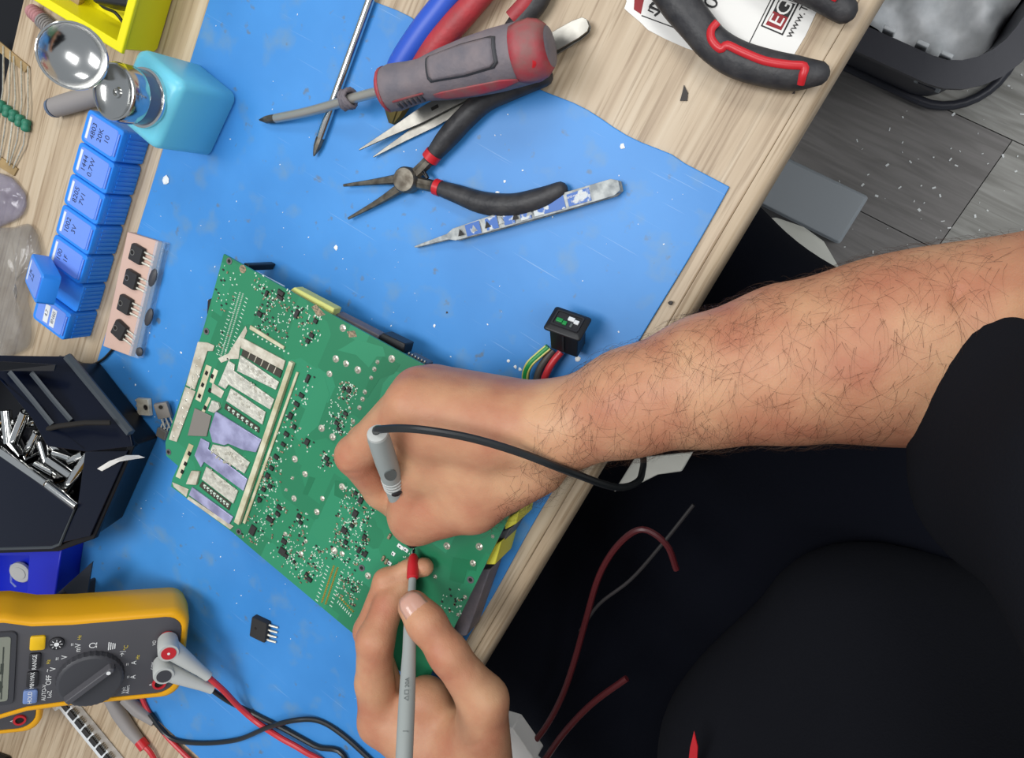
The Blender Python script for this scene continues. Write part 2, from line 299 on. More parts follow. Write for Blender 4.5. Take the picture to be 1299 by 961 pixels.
# ------------------------------------------------------------------ green circuit board
HB = 36.0
pcb = thing('circuit_board', 'green power circuit board lying solder side up on the mat', 'circuit board', P(400, 560, MT))
out = [(286, 322), (420, 397), (545, 465), (698, 552), (664, 620), (583, 783), (538, 873), (440, 794), (330, 702), (297, 674), (219, 616), (221, 606), (228, 590), (213, 577), (212, 560), (237, 488), (262, 410)]
b = MB(); b.prism([P(x, y, HB - 1.6) for x, y in out], .0016); board = b.build('board', 'green_solder_mask', pcb, smooth=0)
def plate(name, pts, m, th=.8, bev=.0003, h0=HB, parent=board):
    b = MB(); b.prism([P(x, y, h0) for x, y in pts], th * .001); return b.build(name, m, parent, bevel=bev, smooth=40)
AX = (P(440, 794, HB) - P(219, 612, HB)).normalized(); AZ = math.atan2(AX.y, AX.x)
plates = [
 ('bus_plate', [(252, 433), (264, 434), (273, 438), (271, 445), (264, 445), (248, 494), (237, 488)], 'silver_plate', 1.0),
 ('bus_plate', [(236, 490), (249, 496), (225, 560), (215, 557)], 'silver_plate', .9),
 ('bus_plate', [(262, 462), (269, 465), (255, 510), (248, 506)], 'pale_rail', .5),
 ('bus_plate', [(272, 467), (277, 470), (271, 487), (266, 484)], 'pale_rail', .4),
 ('bus_plate', [(270, 485), (285, 496), (281, 505), (268, 497)], 'silver_plate', .6),
 ('bus_plate', [(265, 503), (268, 505), (258, 527), (254, 525)], 'pale_rail', .4),
 ('grey_block', [(248, 517), (269, 527), (263, 553), (239, 552)], 'grey_block', 1.0),
 ('solder_lump', [(271, 507), (279, 510), (281, 517), (274, 523), (266, 520)], 'tinned', 2.0),
 ('bus_plate', [(312, 413), (314, 420), (305, 440), (303, 455), (293, 455), (281, 460), (277, 454), (290, 448)], 'silver_plate', .5),
 ('cover_bar', [(307, 427), (363, 457), (360, 469), (307, 441)], 'silver_plate', 1.4),
 ('slot_bar', [(309, 442), (359, 470), (356, 479), (307, 450)], 'slot_dark', .9),
 ('solder_bar', [(306, 450), (355, 484), (351, 494), (302, 470)], 'tinned', 1.2),
 ('bus_plate', [(291, 457), (299, 462), (298, 470), (349, 506), (344, 519), (291, 487), (287, 493), (278, 488)], 'tinned', 1.2),
 ('solder_bar', [(294, 492), (338, 522), (334, 538), (288, 508)], 'tinned', 1.2),
 ('slot_bar', [(287, 511), (330, 542), (329, 549), (285, 518)], 'slot_dark', .6),
 ('shield_plate', [(275, 521), (333, 557), (326, 573), (310, 570), (291, 562), (286, 564), (271, 560), (267, 545)], 'lavender_plate', 1.4),
 ('solder_bar', [(286, 566), (291, 565), (318, 586), (311, 600), (268, 571), (271, 563)], 'tinned', 1.1),
 ('bus_plate', [(256, 555), (267, 561), (265, 569), (315, 607), (310, 622), (260, 585), (256, 592), (248, 577)], 'lavender_plate', 1.2),
 ('solder_bar', [(263, 591), (303, 622), (297, 638), (257, 607)], 'tinned', 1.2),
 ('slot_bar', [(257, 610), (294, 638), (291, 647), (253, 616)], 'slot_dark', .6),
 ('shield_plate', [(245, 617), (297, 655), (292, 664), (241, 627)], 'lavender_plate', 1.3),
 ('end_block', [(245, 596), (255, 597), (251, 614), (238, 613)], 'silver_plate', 2.0),
 ('bus_plate', [(219, 611), (240, 620), (237, 630), (221, 617)], 'silver_plate', .7),
 ('bus_plate', [(240, 629), (297, 667), (293, 671), (238, 632)], 'silver_plate', .9),
 ('bus_plate', [(240, 562), (246, 565), (229, 607), (223, 604)], 'pale_rail', .4),
 ('guide_rail', [(370, 457), (375, 460), (306, 664), (300, 660)], 'pale_rail', 3.0),
 ('guide_rail', [(377, 471), (380, 472), (312, 664), (309, 662)], 'pale_rail', 1.2),
 ('guide_rail', [(319, 412), (362, 439), (361, 443), (318, 417)], 'pale_rail', 1.5),
 ('copper_patch', [(395, 389), (401, 386), (413, 399), (403, 402)], 'component_tan', .1),
 ('copper_patch', [(440, 420), (450, 419), (453, 427), (443, 428)], 'component_tan', .1),
]
mat('mask_light', '#308761', rough=.3); mat('mask_dark', '#22714d', rough=.3)
for ip_, (m_, pts) in enumerate((('mask_light', [(436, 440), (452, 430), (486, 440), (489, 452), (478, 452), (468, 466), (452, 450), (428, 444)]), ('mask_light', [(398, 662), (428, 650), (424, 690), (405, 684), (392, 676)]), ('mask_light', [(400, 488), (412, 478), (418, 500), (404, 540), (380, 560), (374, 552)]), ('mask_light', [(486, 486), (500, 470), (530, 480), (500, 500), (478, 520)]), ('mask_dark', [(392, 604), (400, 606), (390, 628), (384, 626)]), ('mask_dark', [(425, 609), (440, 612), (437, 634), (424, 628)]), ('mask_dark', [(486, 452), (508, 462), (500, 474), (482, 480), (466, 505), (460, 502), (474, 468)]), ('mask_dark', [(575, 706), (605, 712), (604, 724), (592, 722), (588, 740), (570, 735)]))):
    plate('copper_pour', pts, m_, .05 + .012 * ip_, 0)
for nm, pts, m, th in plates: plate(nm, pts, m, th)
# letter-like solder pads inside the two slot rows, dark windows in the pierced plate
for (x0, y0), (x1, y1), k in (((288, 515), (328, 545), 7), ((258, 614), (291, 641), 8)):
    for i in range(k):
        t = (i + .5) / k; b = MB(); c = P(x0 + (x1 - x0) * t, y0 + (y1 - y0) * t, HB + .8); b.box(c, (.0022, .0017, .0008), AZ + .1); b.box(c + Vector((.0006, -.001, 0)), (.0009, .002, .0008), AZ); b.build('slot_pad', 'pad', board, smooth=0)
for x, y in ((262, 473), (257, 488), (253, 502), (269, 477), (266, 495), (260, 517), (240, 575), (235, 588), (231, 598)):
    b = MB(); b.box(P(x, y, HB + .6), (.0022, .003, .0004), AZ); b.build('slot_hole', 'hole_dark', board, smooth=0)
for i in range(1, 6):
    b = MB(); t = i / 6; b.box(P(308 + 49 * t, 446 + 28 * t, HB + .9), (.0006, .005, .0006), AZ); b.build('slot_rib', 'silver_plate', board, smooth=0)
# solder beads on the bars
bead = MB()
for (x0, y0, x1, y1) in ((312, 462, 347, 487), (303, 478, 340, 505), (297, 500, 332, 528), (285, 570, 312, 592), (266, 598, 298, 625), (268, 570, 306, 604)):
    for i in range(16):
        t = random.random(); q = P(x0 + (x1 - x0) * t + random.uniform(-3, 3), y0 + (y1 - y0) * t + random.uniform(-3, 3), HB + 1.1); bead.ball(q, random.uniform(.0007, .0013), 8, (1, 1, .5))
for i in range(22):
    t = random.random(); bead.ball(P(257 - 35 * t + random.uniform(-4, 4), 450 + 105 * t, HB + .9), random.uniform(.0006, .0012), 8, (1, 1, .4))
bead.build('solder_beads', 'solder', board, kind='stuff')
chips = [(330, 398, 8, 7), (357, 371, 11, 6), (356, 377, 11, 5), (339, 372, 4, 8), (377, 398, 6, 12), (401, 407, 6, 6), (396, 425, 7, 6), (391, 432, 6, 6), (391, 480, 5, 12), (383, 501, 8, 6), (377, 512, 8, 6), (369, 527, 7, 9), (374, 541, 5, 6), (364, 550, 8, 6), (360, 563, 7, 5), (390, 560, 7, 9), (443, 495, 6, 6), (437, 492, 5, 5), (439, 524, 7, 5), (428, 536, 7, 5), (430, 543, 5, 5), (351, 579, 8, 6), (345, 593, 7, 6), (340, 603, 7, 8), (343, 616, 7, 6), (335, 620, 7, 6), (330, 633, 7, 6), (415, 581, 7, 6), (416, 588, 5, 5), (355, 643, 9, 6), (353, 651, 8, 6), (343, 658, 12, 7), (321, 672, 10, 15), (380, 654, 7, 6), (382, 662, 6, 5), (361, 686, 9, 7), (359, 699, 12, 11), (364, 704, 6, 5), (458, 634, 7, 9), (451, 651, 8, 10), (437, 672, 9, 9), (447, 666, 6, 5), (439, 687, 6, 6), (374, 712, 4, 4), (390, 727, 5, 4), (463, 680, 6, 6), (456, 697, 5, 9), (464, 702, 5, 9), (393, 734, 9, 6), (452, 625, 5, 5)]
meshes = {}
def inst(name, key, mk, m, loc, rz, parent):
    if key not in meshes:
        q = MB(); mk(q); o = q.build(name, m, None, smooth=0); o.location = (0, 0, 0); me = o.data; meshes[key] = me; COL.objects.unlink(o); bpy.data.objects.remove(o)
        # origin of the shared mesh was shifted by build(): undo
    me = meshes[key]; o = bpy.data.objects.new(name, me); COL.objects.link(o); o.parent = parent; o.location = Vector(loc) - ORG[parent.name]; o.rotation_euler = (0, 0, rz)
    return o
SC = .0005
for (x, y, wpx, hpx) in chips:
    a, c = wpx * SC, hpx * SC
    inst('chip', ('chip', wpx, hpx), lambda q: q.loft([[Vector((s * a / 2 * k, t * c / 2 * k, z)) for s, t in ((-1, -1), (1, -1), (1, 1), (-1, 1))] for k, z in ((1, 0), (1, .0007), (.86, .0014))]), 'chip_black', P(x, y, HB), AZ + .02, board)
# big solder joints with a pin in the middle
joints = [(435, 416, 5), (426, 455, 5), (439, 461, 4.5), (454, 469, 5), (418, 474, 4.5), (497, 455, 5), (479, 459, 3), (475, 468, 3.4), (471, 479, 3), (463, 497, 3.4), (460, 506, 3.4), (456, 517, 3.4), (448, 535, 3), (408, 543, 5), (422, 554, 5), (374, 582, 5), (387, 601, 4.6), (373, 632, 4.6), (409, 632, 3.8), (402, 649, 4.6), (434, 617, 5), (424, 698, 5.5), (434, 702, 4), (388, 686, 3.2), (382, 702, 4), (362, 677, 3.5), (467, 730, 5), (567, 692, 5), (608, 693, 5), (600, 714, 4.5), (552, 731, 3), (590, 757, 3), (581, 779, 2.6), (363, 621, 2.5), (371, 606, 2.6), (625, 680, 2.6)]
for (x, y, r) in joints:
    r = r * .00046; key = ('joint', round(r, 5))
    def mk(q): q.lathe((0, 0, 0), (0, 0, 1), [(r * 1.1, 0), (r * 1.02, .0003), (r * .6, .0009), (r * .32, .0016), (r * .12, .0018)], 12)
    inst('solder_joint', key, mk, 'solder', P(x, y, HB), random.random() * 3, board)
for (x, y) in ((291, 331), (262, 420), (214, 573), (303, 674), (597, 735), (459, 720)):
    b = MB(); c = P(x, y, HB); b.lathe(c, (0, 0, 1), [(.0024, 0), (.0024, .0003), (.0013, .0003), (.0013, .0001)], 20); hr = b.build('mounting_ring', 'heatsink', board)
    b = MB(); b.lathe(c, (0, 0, 1), [(.00135, 0), (.00135, .00022)], 16); b.build('hole', 'hole_dark', board)
b = MB(); b.lathe(P(308, 341, HB), (0, 0, 1), [(.0028, 0), (.0028, .0002)], 16); b.build('bare_patch', 'component_tan', board)
# fine pads and small components: far too many and too small to pick apart
pads, golds, smalls, darks = MB(), MB(), MB(), MB()
def inside(x, y):
    c = False
    for i in range(len(out)):
        (x0, y0), (x1, y1) = out[i], out[i - 1]
        if (y0 > y) != (y1 > y) and x < (x1 - x0) * (y - y0) / (y1 - y0) + x0: c = not c
    return c
def pad(bm, x, y, a, c, t=.0003, rz=0):
    if not inside(x, y): return
    a *= 1.25; c *= 1.25; bm.box(P(x, y, HB) + Vector((0, 0, t / 2)), (a, c, t), AZ + rz)
for (x, y, wpx, hpx) in chips:
    for i in range(9):
        a = random.uniform(0, 6.28); rr = random.uniform(.7, 1.5); X, Y = x + math.cos(a) * (wpx * .75 + 2) * rr, y + math.sin(a) * (hpx * .75 + 2) * rr
        k = random.random()
        if k < .62: pad(pads, X, Y, random.uniform(.0004, .0010), random.uniform(.0004, .0013))
        elif k < .85: pad(smalls, X, Y, .0011, .0007, .0006)
        else: pad(darks, X, Y, .0010, .0007, .0006)
for (x0, y0, x1, y1, nn) in ((250, 345, 262, 372, 20), (272, 340, 300, 400, 40), (322, 345, 338, 368, 26), (330, 375, 350, 420, 60), (352, 385, 370, 430, 50), (376, 385, 392, 416, 30), (425, 625, 468, 715, 230), (430, 485, 452, 510, 40), (415, 515, 448, 548, 60), (330, 575, 356, 640, 60), (315, 640, 350, 690, 60), (366, 670, 390, 692, 30), (362, 690, 386, 728, 60), (392, 694, 412, 728, 70), (430, 728, 456, 762, 90), (505, 690, 530, 730, 14), (560, 745, 590, 775, 30), (406, 575, 420, 596, 18), (275, 425, 300, 455, 16)):
    for i in range(nn):
        v = random.random(); u = random.random(); X = x0 + (x1 - x0) * u - (v - .5) * (y1 - y0) * .28; Y = y0 + (y1 - y0) * v + (u - .5) * (x1 - x0) * .55
        k = random.random()
        if k < .68: pad(pads, X, Y, random.uniform(.0004, .0012), random.uniform(.0003, .0007), rz=random.choice((0, 1.57)))
        elif k < .86: pad(smalls, X, Y, .0012, .0007, .0006, random.choice((0, 1.57)))
        else: pad(darks, X, Y, .0011, .0008, .0006)
for i in range(34):   # long double pin row
    t = i / 33; x, y = 307 - 24 * t, 372 + 80 * t
    for d in (-2.2, 1.6): pads.lathe(P(x + d, y + d * .5, HB), (0, 0, 1), [(.0006, 0), (.0005, .0004), (.0002, .0009)], 6)
    if i % 2: pad(pads, x - 7, y - 3, .0016, .0004); pad(pads, x + 7, y + 4, .0016, .0004)
for i in range(20):   # gold pin row
    t = i / 19; x, y = 426 - 15 * t, 719 + 45 * t
    for d in (-2.4, 2.4): golds.lathe(P(x + d, y + d * .5, HB), (0, 0, 1), [(.0008, 0), (.0006, .0005), (.0003, .0011)], 6)
    if i % 2: pad(pads, x - 9, y - 3, .0018, .0005); pad(pads, x + 9, y + 4, .0018, .0005)
for i in range(8):
    t = i / 7; golds.lathe(P(432 + 16 * t, 758 + 17 * t, HB), (0, 0, 1), [(.0008, 0), (.0006, .0005), (.0003, .001)], 6); pad(pads, 429 + 16 * t, 763 + 17 * t, .0005, .0018)
for i in range(9):
    t = i / 8; pads.lathe(P(322 + 44 * t, 424 + 24 * t, HB), (0, 0, 1), [(.0008, 0), (.0006, .0004)], 6)
pads.build('fine_pads', 'pad', board, smooth=0, kind='stuff'); golds.build('gold_pins', 'gold_pad', board, smooth=0, kind='stuff'); smalls.build('small_components', 'component_tan', board, smooth=0, kind='stuff'); darks.build('small_dark_components', 'chip_black', board, smooth=0, kind='stuff')
# white silkscreened pads beside the probe tips
for (x, y, a) in ((508, 693, 9), (499, 702, 5), (494, 714, 6), (515, 697, 7)):
    b = MB(); b.box(P(x, y, HB + .2), (a * .0005, .0026, .0005), AZ); b.build('white_pad', 'print_white', board, smooth=0); b = MB(); b.lathe(P(x - 1, y, HB + .4), (0, 0, 1), [(.0006, 0), (.0006, .0002)], 10); b.build('hole', 'hole_dark', board)
for (x, y) in ((486, 708), (494, 680), (490, 712)):
    b = MB(); b.box(P(x, y, HB + .7), (.0018, .0042, .0014), AZ); b.build('capacitor', 'component_tan', board, bevel=.0003)
# what hangs under the board and shows past its edges
def under(name, pts, m, h1, h0=MT, bev=.0008, lbl=None):
    b = MB(); top = [P(x, y, h1) for x, y in pts]; b.prism(top, -(h1 - h0) * .001); o = b.build(name, m, pcb, bevel=bev)
    if lbl: o['label'] = lbl
under('transformer', [(366, 369), (373, 364), (424, 391), (420, 402), (400, 400)], 'pale_yellow', 31, 22, lbl='yellow taped transformer under the board edge')
under('capacitor', [(420, 402), (424, 396), (481, 425), (478, 434)], 'grey_rubber', 26, 16)
under('connector', [(478, 430), (485, 422), (514, 436), (511, 448), (500, 452)], 'plastic_black', 28, 16)
under('heat_sink', [(511, 452), (518, 449), (541, 461), (538, 469), (530, 472)], 'heatsink', 30, 20)
for i in range(6):
    b = MB(); b.box(P(518 + i * 4, 452 + i * 2.1, 31), (.0008, .006, .0016), .1); b.build('fin', 'steel', pcb, smooth=0)
under('relay', [(303, 338), (310, 333), (316, 336), (312, 344)], 'plastic_black', 30)
under('tape_strip', [(318, 347), (322, 344), (358, 363), (354, 370)], 'tape_white', 32, 28)
under('transformer', [(628, 690), (636, 686), (628, 716), (616, 716), (612, 705)], 'yellow_tape', 30, lbl='yellow taped coil under the board edge')
under('transformer', [(640, 660), (658, 648), (655, 664), (640, 672)], 'yellow_tape', 30, lbl='yellow taped coil half hidden by the fist')
under('heat_sink', [(608, 722), (622, 722), (592, 806), (560, 812)], 'grey_rubber', 22)
under('heat_sink', [(600, 690), (650, 668), (640, 685), (600, 720)], 'heatsink', 24)
under('transformer', [(330, 420), (470, 470), (440, 640), (300, 600)], 'plastic_black', 33)
under('capacitor', [(480, 560), (600, 600), (560, 740), (480, 720)], 'plastic_black', 33)
under('relay', [(263, 380), (268, 378), (272, 386), (262, 400)], 'plastic_black', 31)
# ------------------------------------------------------------------ the person
def A3(v): return np.array(v, dtype=np.float32)
def d_cone(G, a, b, ra, rb):
    a, b = A3(a), A3(b); ba = b - a; pa = [G[i] - a[i] for i in range(3)]; L2 = float(ba @ ba)
    t = np.clip((pa[0] * ba[0] + pa[1] * ba[1] + pa[2] * ba[2]) / L2, 0, 1)
    return np.sqrt((pa[0] - t * ba[0]) ** 2 + (pa[1] - t * ba[1]) ** 2 + (pa[2] - t * ba[2]) ** 2) - (ra + (rb - ra) * t)
def smin(a, b, k):
    h = np.clip(0.5 + 0.5 * (b - a) / k, 0, 1); return b + (a - b) * h - k * h * (1 - h)
def chain(G, pts, k=.004):
    f = None
    for (p, r), (q, s) in zip(pts[:-1], pts[1:]):
        d = d_cone(G, p, q, r * .001, s * .001); f = d if f is None else smin(f, d, k)
    return f
def surface_net(fn, lo, hi, h):
    ax = [np.arange(lo[i], hi[i] + h, h, dtype=np.float32) for i in range(3)]
    G = np.meshgrid(*ax, indexing='ij', sparse=True); f = fn(G).astype(np.float32); s = f < 0
    nx, ny, nz = f.shape; c = (nx - 1, ny - 1, nz - 1)
    cnt = np.zeros(c, np.float32); acc = [np.zeros(c, np.float32) for _ in range(3)]
    cor = lambda i, j, k: (slice(i, nx - 1 + i), slice(j, ny - 1 + j), slice(k, nz - 1 + k))
    for axis in range(3):
        for u in (0, 1):
            for v in (0, 1):
                o = [0, 0, 0]; o[(axis + 1) % 3] = u; o[(axis + 2) % 3] = v; e = list(o); e[axis] = 1
                fa, fb = f[cor(*o)], f[cor(*e)]; x = (s[cor(*o)] != s[cor(*e)])
                t = np.where(x, fa / np.where(x, fa - fb, 1), 0); cnt += x
                for d in range(3): acc[d] += x * ((t if d == axis else o[d]))
    act = cnt > 0; idx = -np.ones(c, np.int64); idx[act] = np.arange(act.sum()); ii = np.argwhere(act)
    V = np.stack([lo[d] + h * (ii[:, d] + acc[d][act] / cnt[act]) for d in range(3)], 1); Fs = []
    for axis in range(3):
        n0 = [slice(1, -1)] * 3; n0[axis] = slice(0, -1); n1 = list(n0); n1[axis] = slice(1, None)
        # grid edges along axis, interior in the two other directions
        a, b = s[tuple(n0)], s[tuple(n1)]; E_ = np.argwhere(a != b); inside = a[tuple(E_.T)]
        base = E_.copy(); u, v = (axis + 1) % 3, (axis + 2) % 3; base[:, u] += 1; base[:, v] += 1
        def cell(du, dv):
            q = base.copy(); q[:, u] -= du; q[:, v] -= dv; return idx[q[:, 0], q[:, 1], q[:, 2]]
        Q = np.stack([cell(1, 1), cell(0, 1), cell(0, 0), cell(1, 0)], 1); Q[~inside] = Q[~inside][:, ::-1]; Fs.append(Q)
    Fq = np.concatenate(Fs); return V, Fq[(Fq >= 0).all(1)]
def crease(G, f, pts, depth, wid):
    d = None
    for p, q in zip(pts[:-1], pts[1:]):
        e = d_cone(G, p, q, 0, 0); d = e if d is None else np.minimum(d, e)
    return f + depth * .001 * np.exp(-(d / (wid * .001)) ** 2)
J = lambda x, y, h, r: (P(x, y, h), r)

ELB = P(1225, 440, 22)
def right_arm(G):
    wrist = P(716, 541, 74)
    fore = chain(G, [(wrist, 22.5), (P(800, 510, 72), 25.5), (P(900, 483, 66), 31), (P(1000, 462, 56), 37), (P(1110, 447, 44), 42), (P(1200, 438, 34), 43.5)], .012)
    fore = smin(fore, chain(G, [(P(1200, 438, 34), 43), (P(1330, 425, 30), 47), (P(1500, 470, 90), 48)], .01), .02)
    mcp = [J(522, 512, 92, 12.5), J(530, 497, 80, 13), J(551, 492, 66, 12.5), J(583, 497, 54, 11.5)]
    palm = None
    for k, (m, r) in enumerate(mcp):
        base = P(700, 545 - 6 * k, 78 - 7 * k); d = d_cone(G, base, m, .015, r * .001); palm = d if palm is None else smin(palm, d, .012)
    f = smin(fore, palm, .018)
    thumb = chain(G, [J(680, 590, 68, 17), J(600, 641, 70, 14.5), J(527, 661, 62, 12), J(520, 671, 46, 9.6)], .008)
    web = chain(G, [J(620, 560, 80, 18), J(545, 548, 84, 15), J(528, 588, 78, 13), J(522, 632, 72, 11), J(519, 650, 70, 9.5), J(530, 655, 68, 11), J(560, 640, 66, 12), J(610, 600, 72, 17), J(545, 590, 74, 15)], .01)
    f = smin(f, web, .018); f = smin(f, thumb, .010)
    idx = chain(G, [mcp[0], J(451, 577, 83, 11.4), J(484, 622, 62, 10.4), J(514, 652, 49, 8.5)], .004)
    f = smin(f, idx, .006)
    mid = chain(G, [mcp[1], J(462, 560, 66, 10.0), J(490, 618, 52, 8.6), J(520, 650, 46, 7.6)], .004); f = smin(f, mid, .004)
    rng = chain(G, [mcp[2], J(490, 545, 55, 9.6), J(520, 600, 47, 8.4), J(560, 620, 46, 7.6)], .004); f = smin(f, rng, .004)
    pky = chain(G, [mcp[3], J(535, 545, 47, 8.6), J(560, 590, 45, 7.6), J(590, 600, 45, 7)], .004); f = smin(f, pky, .004)
    f = crease(G, f, [P(497, 636, 78), P(519, 632, 78), P(519, 620, 84)], 2.2, 2.2)
    f = crease(G, f, [P(436, 600, 92), P(480, 602, 92)], .8, 1.6)
    f = crease(G, f, [P(1204, 408, 76), P(1214, 372, 74), P(1208, 420, 74)], 2.6, 3.0)
    for q in ((470, 545, 96), (478, 540, 97), (486, 536, 98)):   # knuckle wrinkles
        f = crease(G, f, [P(q[0] - 8, q[1] - 12, q[2]), P(q[0] + 6, q[1] + 8, q[2])], .35, .9)
    return f
def left_arm(G):
    w_ = P(592, 985, 56)
    fore = chain(G, [(P(588, 1000, 52), 30), (P(640, 1130, 45), 30), (Vector((.09, -.48, .0)), 42), (Vector((.2, -.5, .06)), 46)], .012)
    mcp = [J(482, 915, 60, 13.5), J(500, 915, 50, 13.5), J(520, 925, 40, 11.5), J(545, 945, 34, 10.5)]
    palm = None
    for k, (m, r) in enumerate(mcp):
        d = d_cone(G, P(575 + 8 * k, 975, 58 - 5 * k), m, .017, r * .001); palm = d if palm is None else smin(palm, d, .012)
    f = smin(fore, palm, .02)
    thumb = chain(G, [J(608, 965, 60, 21), J(613, 888, 68, 14.4), J(569, 829, 77, 11.0), J(541, 790, 78, 10.8), J(525, 769, 76, 9.6)], .006)
    f = smin(f, thumb, .012)
    f = smin(f, chain(G, [J(590, 935, 52, 19), J(540, 925, 50, 17), J(540, 888, 52, 13), J(515, 915, 54, 15)], .01), .012)
    idx = chain(G, [mcp[0], J(475, 865, 64, 12), J(476, 812, 68, 11.6), J(494, 764, 54, 9.6), J(513, 745, 47, 7.6)], .004); f = smin(f, idx, .006)
    mid = chain(G, [mcp[1], J(468, 800, 54, 9.6), J(490, 737, 48, 8.0), J(518, 722, 43, 5.8), J(538, 719, 43, 6.2)], .004); f = smin(f, mid, .002)
    rng = chain(G, [mcp[2], J(478, 850, 30, 9.2), J(520, 905, 18, 8.0), J(545, 930, 18, 7)], .004); f = smin(f, rng, .003)
    pky = chain(G, [mcp[3], J(505, 880, 22, 8.2), J(545, 930, 14, 7.4), J(560, 945, 14, 6.8)], .004); f = smin(f, pky, .003)
    f = crease(G, f, [P(476, 815, 82), P(504, 809, 78)], 1.6, 1.6)
    f = crease(G, f, [P(548, 853, 78), P(562, 885, 74), P(561, 915, 72)], 1.8, 2.2)
    for dy in (0, 5, 11): f = crease(G, f, [P(538, 815 + dy, 82), P(552, 806 + dy, 84), P(566, 803 + dy, 82)], .45, .8)
    f = crease(G, f, [P(515, 945, 78), P(590, 948, 82), P(660, 935, 82)], .9, 1.8)
    return f
Vr, Fr = surface_net(right_arm, (-.20, -.275, .030), (.16, .06, .135), .0016)
Vl, Fl = surface_net(left_arm, (-.17, -.56, -.05), (.16, -.27, .115), .0017)
def upper(G):
    f = chain(G, [(Vector((.14, -.02, .055)), 46), (Vector((.30, -.12, .30)), 55), (Vector((.34, -.25, .34)), 70), (Vector((.34, -.40, .34)), 70), (Vector((.28, -.52, .26)), 55), (Vector((.13, -.49, .03)), 44)], .02)
    return smin(f, chain(G, [(Vector((.36, -.32, .30)), 110), (Vector((.34, -.32, -.1)), 125)], .03), .05)
Vu, Fu = surface_net(upper, (.02, -.66, -.26), (.52, .1, .48), .012)
body_v = np.concatenate([Vr, Vl, Vu]); body_f = np.concatenate([Fr, Fl + len(Vr), Fu + len(Vr) + len(Vl)])
ORGP = Vector((.34, -.32, -.2))
me = bpy.data.meshes.new('person'); me.from_pydata((body_v - np.array(ORGP)).tolist(), [], body_f.tolist()); me.update()
me.polygons.foreach_set('use_smooth', [True] * len(me.polygons)); me.materials.append(MATS['skin'])
person = bpy.data.objects.new('person', me); COL.objects.link(person); person.location = ORGP; ORG['person'] = ORGP
tag(person, 'person in a black jacket at the bench holding a test probe in each hand', 'person')
def net_part(fn, lo, hi, h, name, m):
    V, Fq = surface_net(fn, lo, hi, h); me = bpy.data.meshes.new(name); me.from_pydata((V - np.array(ORGP)).tolist(), [], Fq.tolist()); me.update()
    me.polygons.foreach_set('use_smooth', [True] * len(me.polygons)); me.materials.append(MATS[m]); o = bpy.data.objects.new(name, me); COL.objects.link(o); o.parent = person; ORG[name] = ORGP
    return o
def jacket(G):
    f = chain(G, [(Vector((.36, -.32, .36)), 150), (Vector((.35, -.32, .05)), 190), (Vector((.33, -.31, -.14)), 205)], .05)
    f = smin(f, chain(G, [(P(1095, 820, -90), 70), (P(1010, 980, -80), 85), (P(1150, 1000, -60), 120)], .05), .05)
    sl = chain(G, [(P(1303, 500, 62), 43), (P(1325, 600, 60), 47), (P(1500, 640, 120), 60), (Vector((.32, -.17, .34)), 80)], .03)
    f = smin(f, sl, .02)
    sl2 = chain(G, [(Vector((.10, -.50, .02)), 56), (Vector((.20, -.53, .12)), 62), (Vector((.30, -.48, .32)), 80)], .03)
    return smin(f, sl2, .03)
net_part(jacket, (-.02, -.70, -.36), (.60, .08, .52), .009, 'jacket', 'jacket_black')
def trousers(G):
    f = chain(G, [(Vector((.34, -.40, -.26)), 115), (Vector((.05, -.42, -.20)), 98), (Vector((-.16, -.40, -.19)), 82), (Vector((-.20, -.40, -.66)), 60)], .03)
    g = chain(G, [(Vector((.34, -.22, -.26)), 115), (Vector((.06, -.12, -.21)), 98), (Vector((-.10, -.08, -.20)), 80), (Vector((-.14, -.07, -.66)), 60)], .03)
    f = smin(f, g, .04)
    return smin(f, chain(G, [(Vector((.34, -.31, -.26)), 130), (Vector((.08, -.26, -.24)), 110), (Vector((-.08, -.24, -.26)), 90)], .03), .03)
net_part(trousers, (-.30, -.58, -.73), (.50, .04, -.09), .011, 'trousers', 'denim_navy')
# red pull tab on the jacket hem
b = MB(); q = [P(881, 925, 0), P(886, 945, 0), P(884, 985, 0), P(871, 985, 0), P(876, 945, 0)]; b.prism(q, .002); b.build('pull_tab', 'red_plastic', person, bevel=.0005)
# thumb nail
tip, ip = P(525, 769, 76), P(541, 790, 78); dirv = (tip - ip).normalized(); upv = Vector((0, 0, H)) - tip; upv = (upv - dirv * upv.dot(dirv)).normalized(); side = dirv.cross(upv)
tip0 = P(525, 769, 76); b = MB(); rows = []
for i in range(9):
    u = -9 + 15 * i / 8; row = []; wid = 7.6 * (1 - max(0, (abs(i - 4) - 2) / 9) ** 1.3)
    for k in range(9):
        a = (k - 4) / 4; ang = a * wid / 9.0; rr = (9.6 + 1.2 * (-u) / 10 if u < 0 else math.sqrt(92 - u * u)) + .35
        row.append(tip0 + dirv * (u * .001 + (.0012 if abs(a) < .9 else 0) * (1 if i == 8 else 0)) + side * (math.sin(ang) * rr * .001) + upv * (math.cos(ang) * rr * .001))
    rows.append(row)
b.loft(rows, False, False, closed=False); b.build('thumb_nail', 'nail', person, solid=.0005, smooth=80)
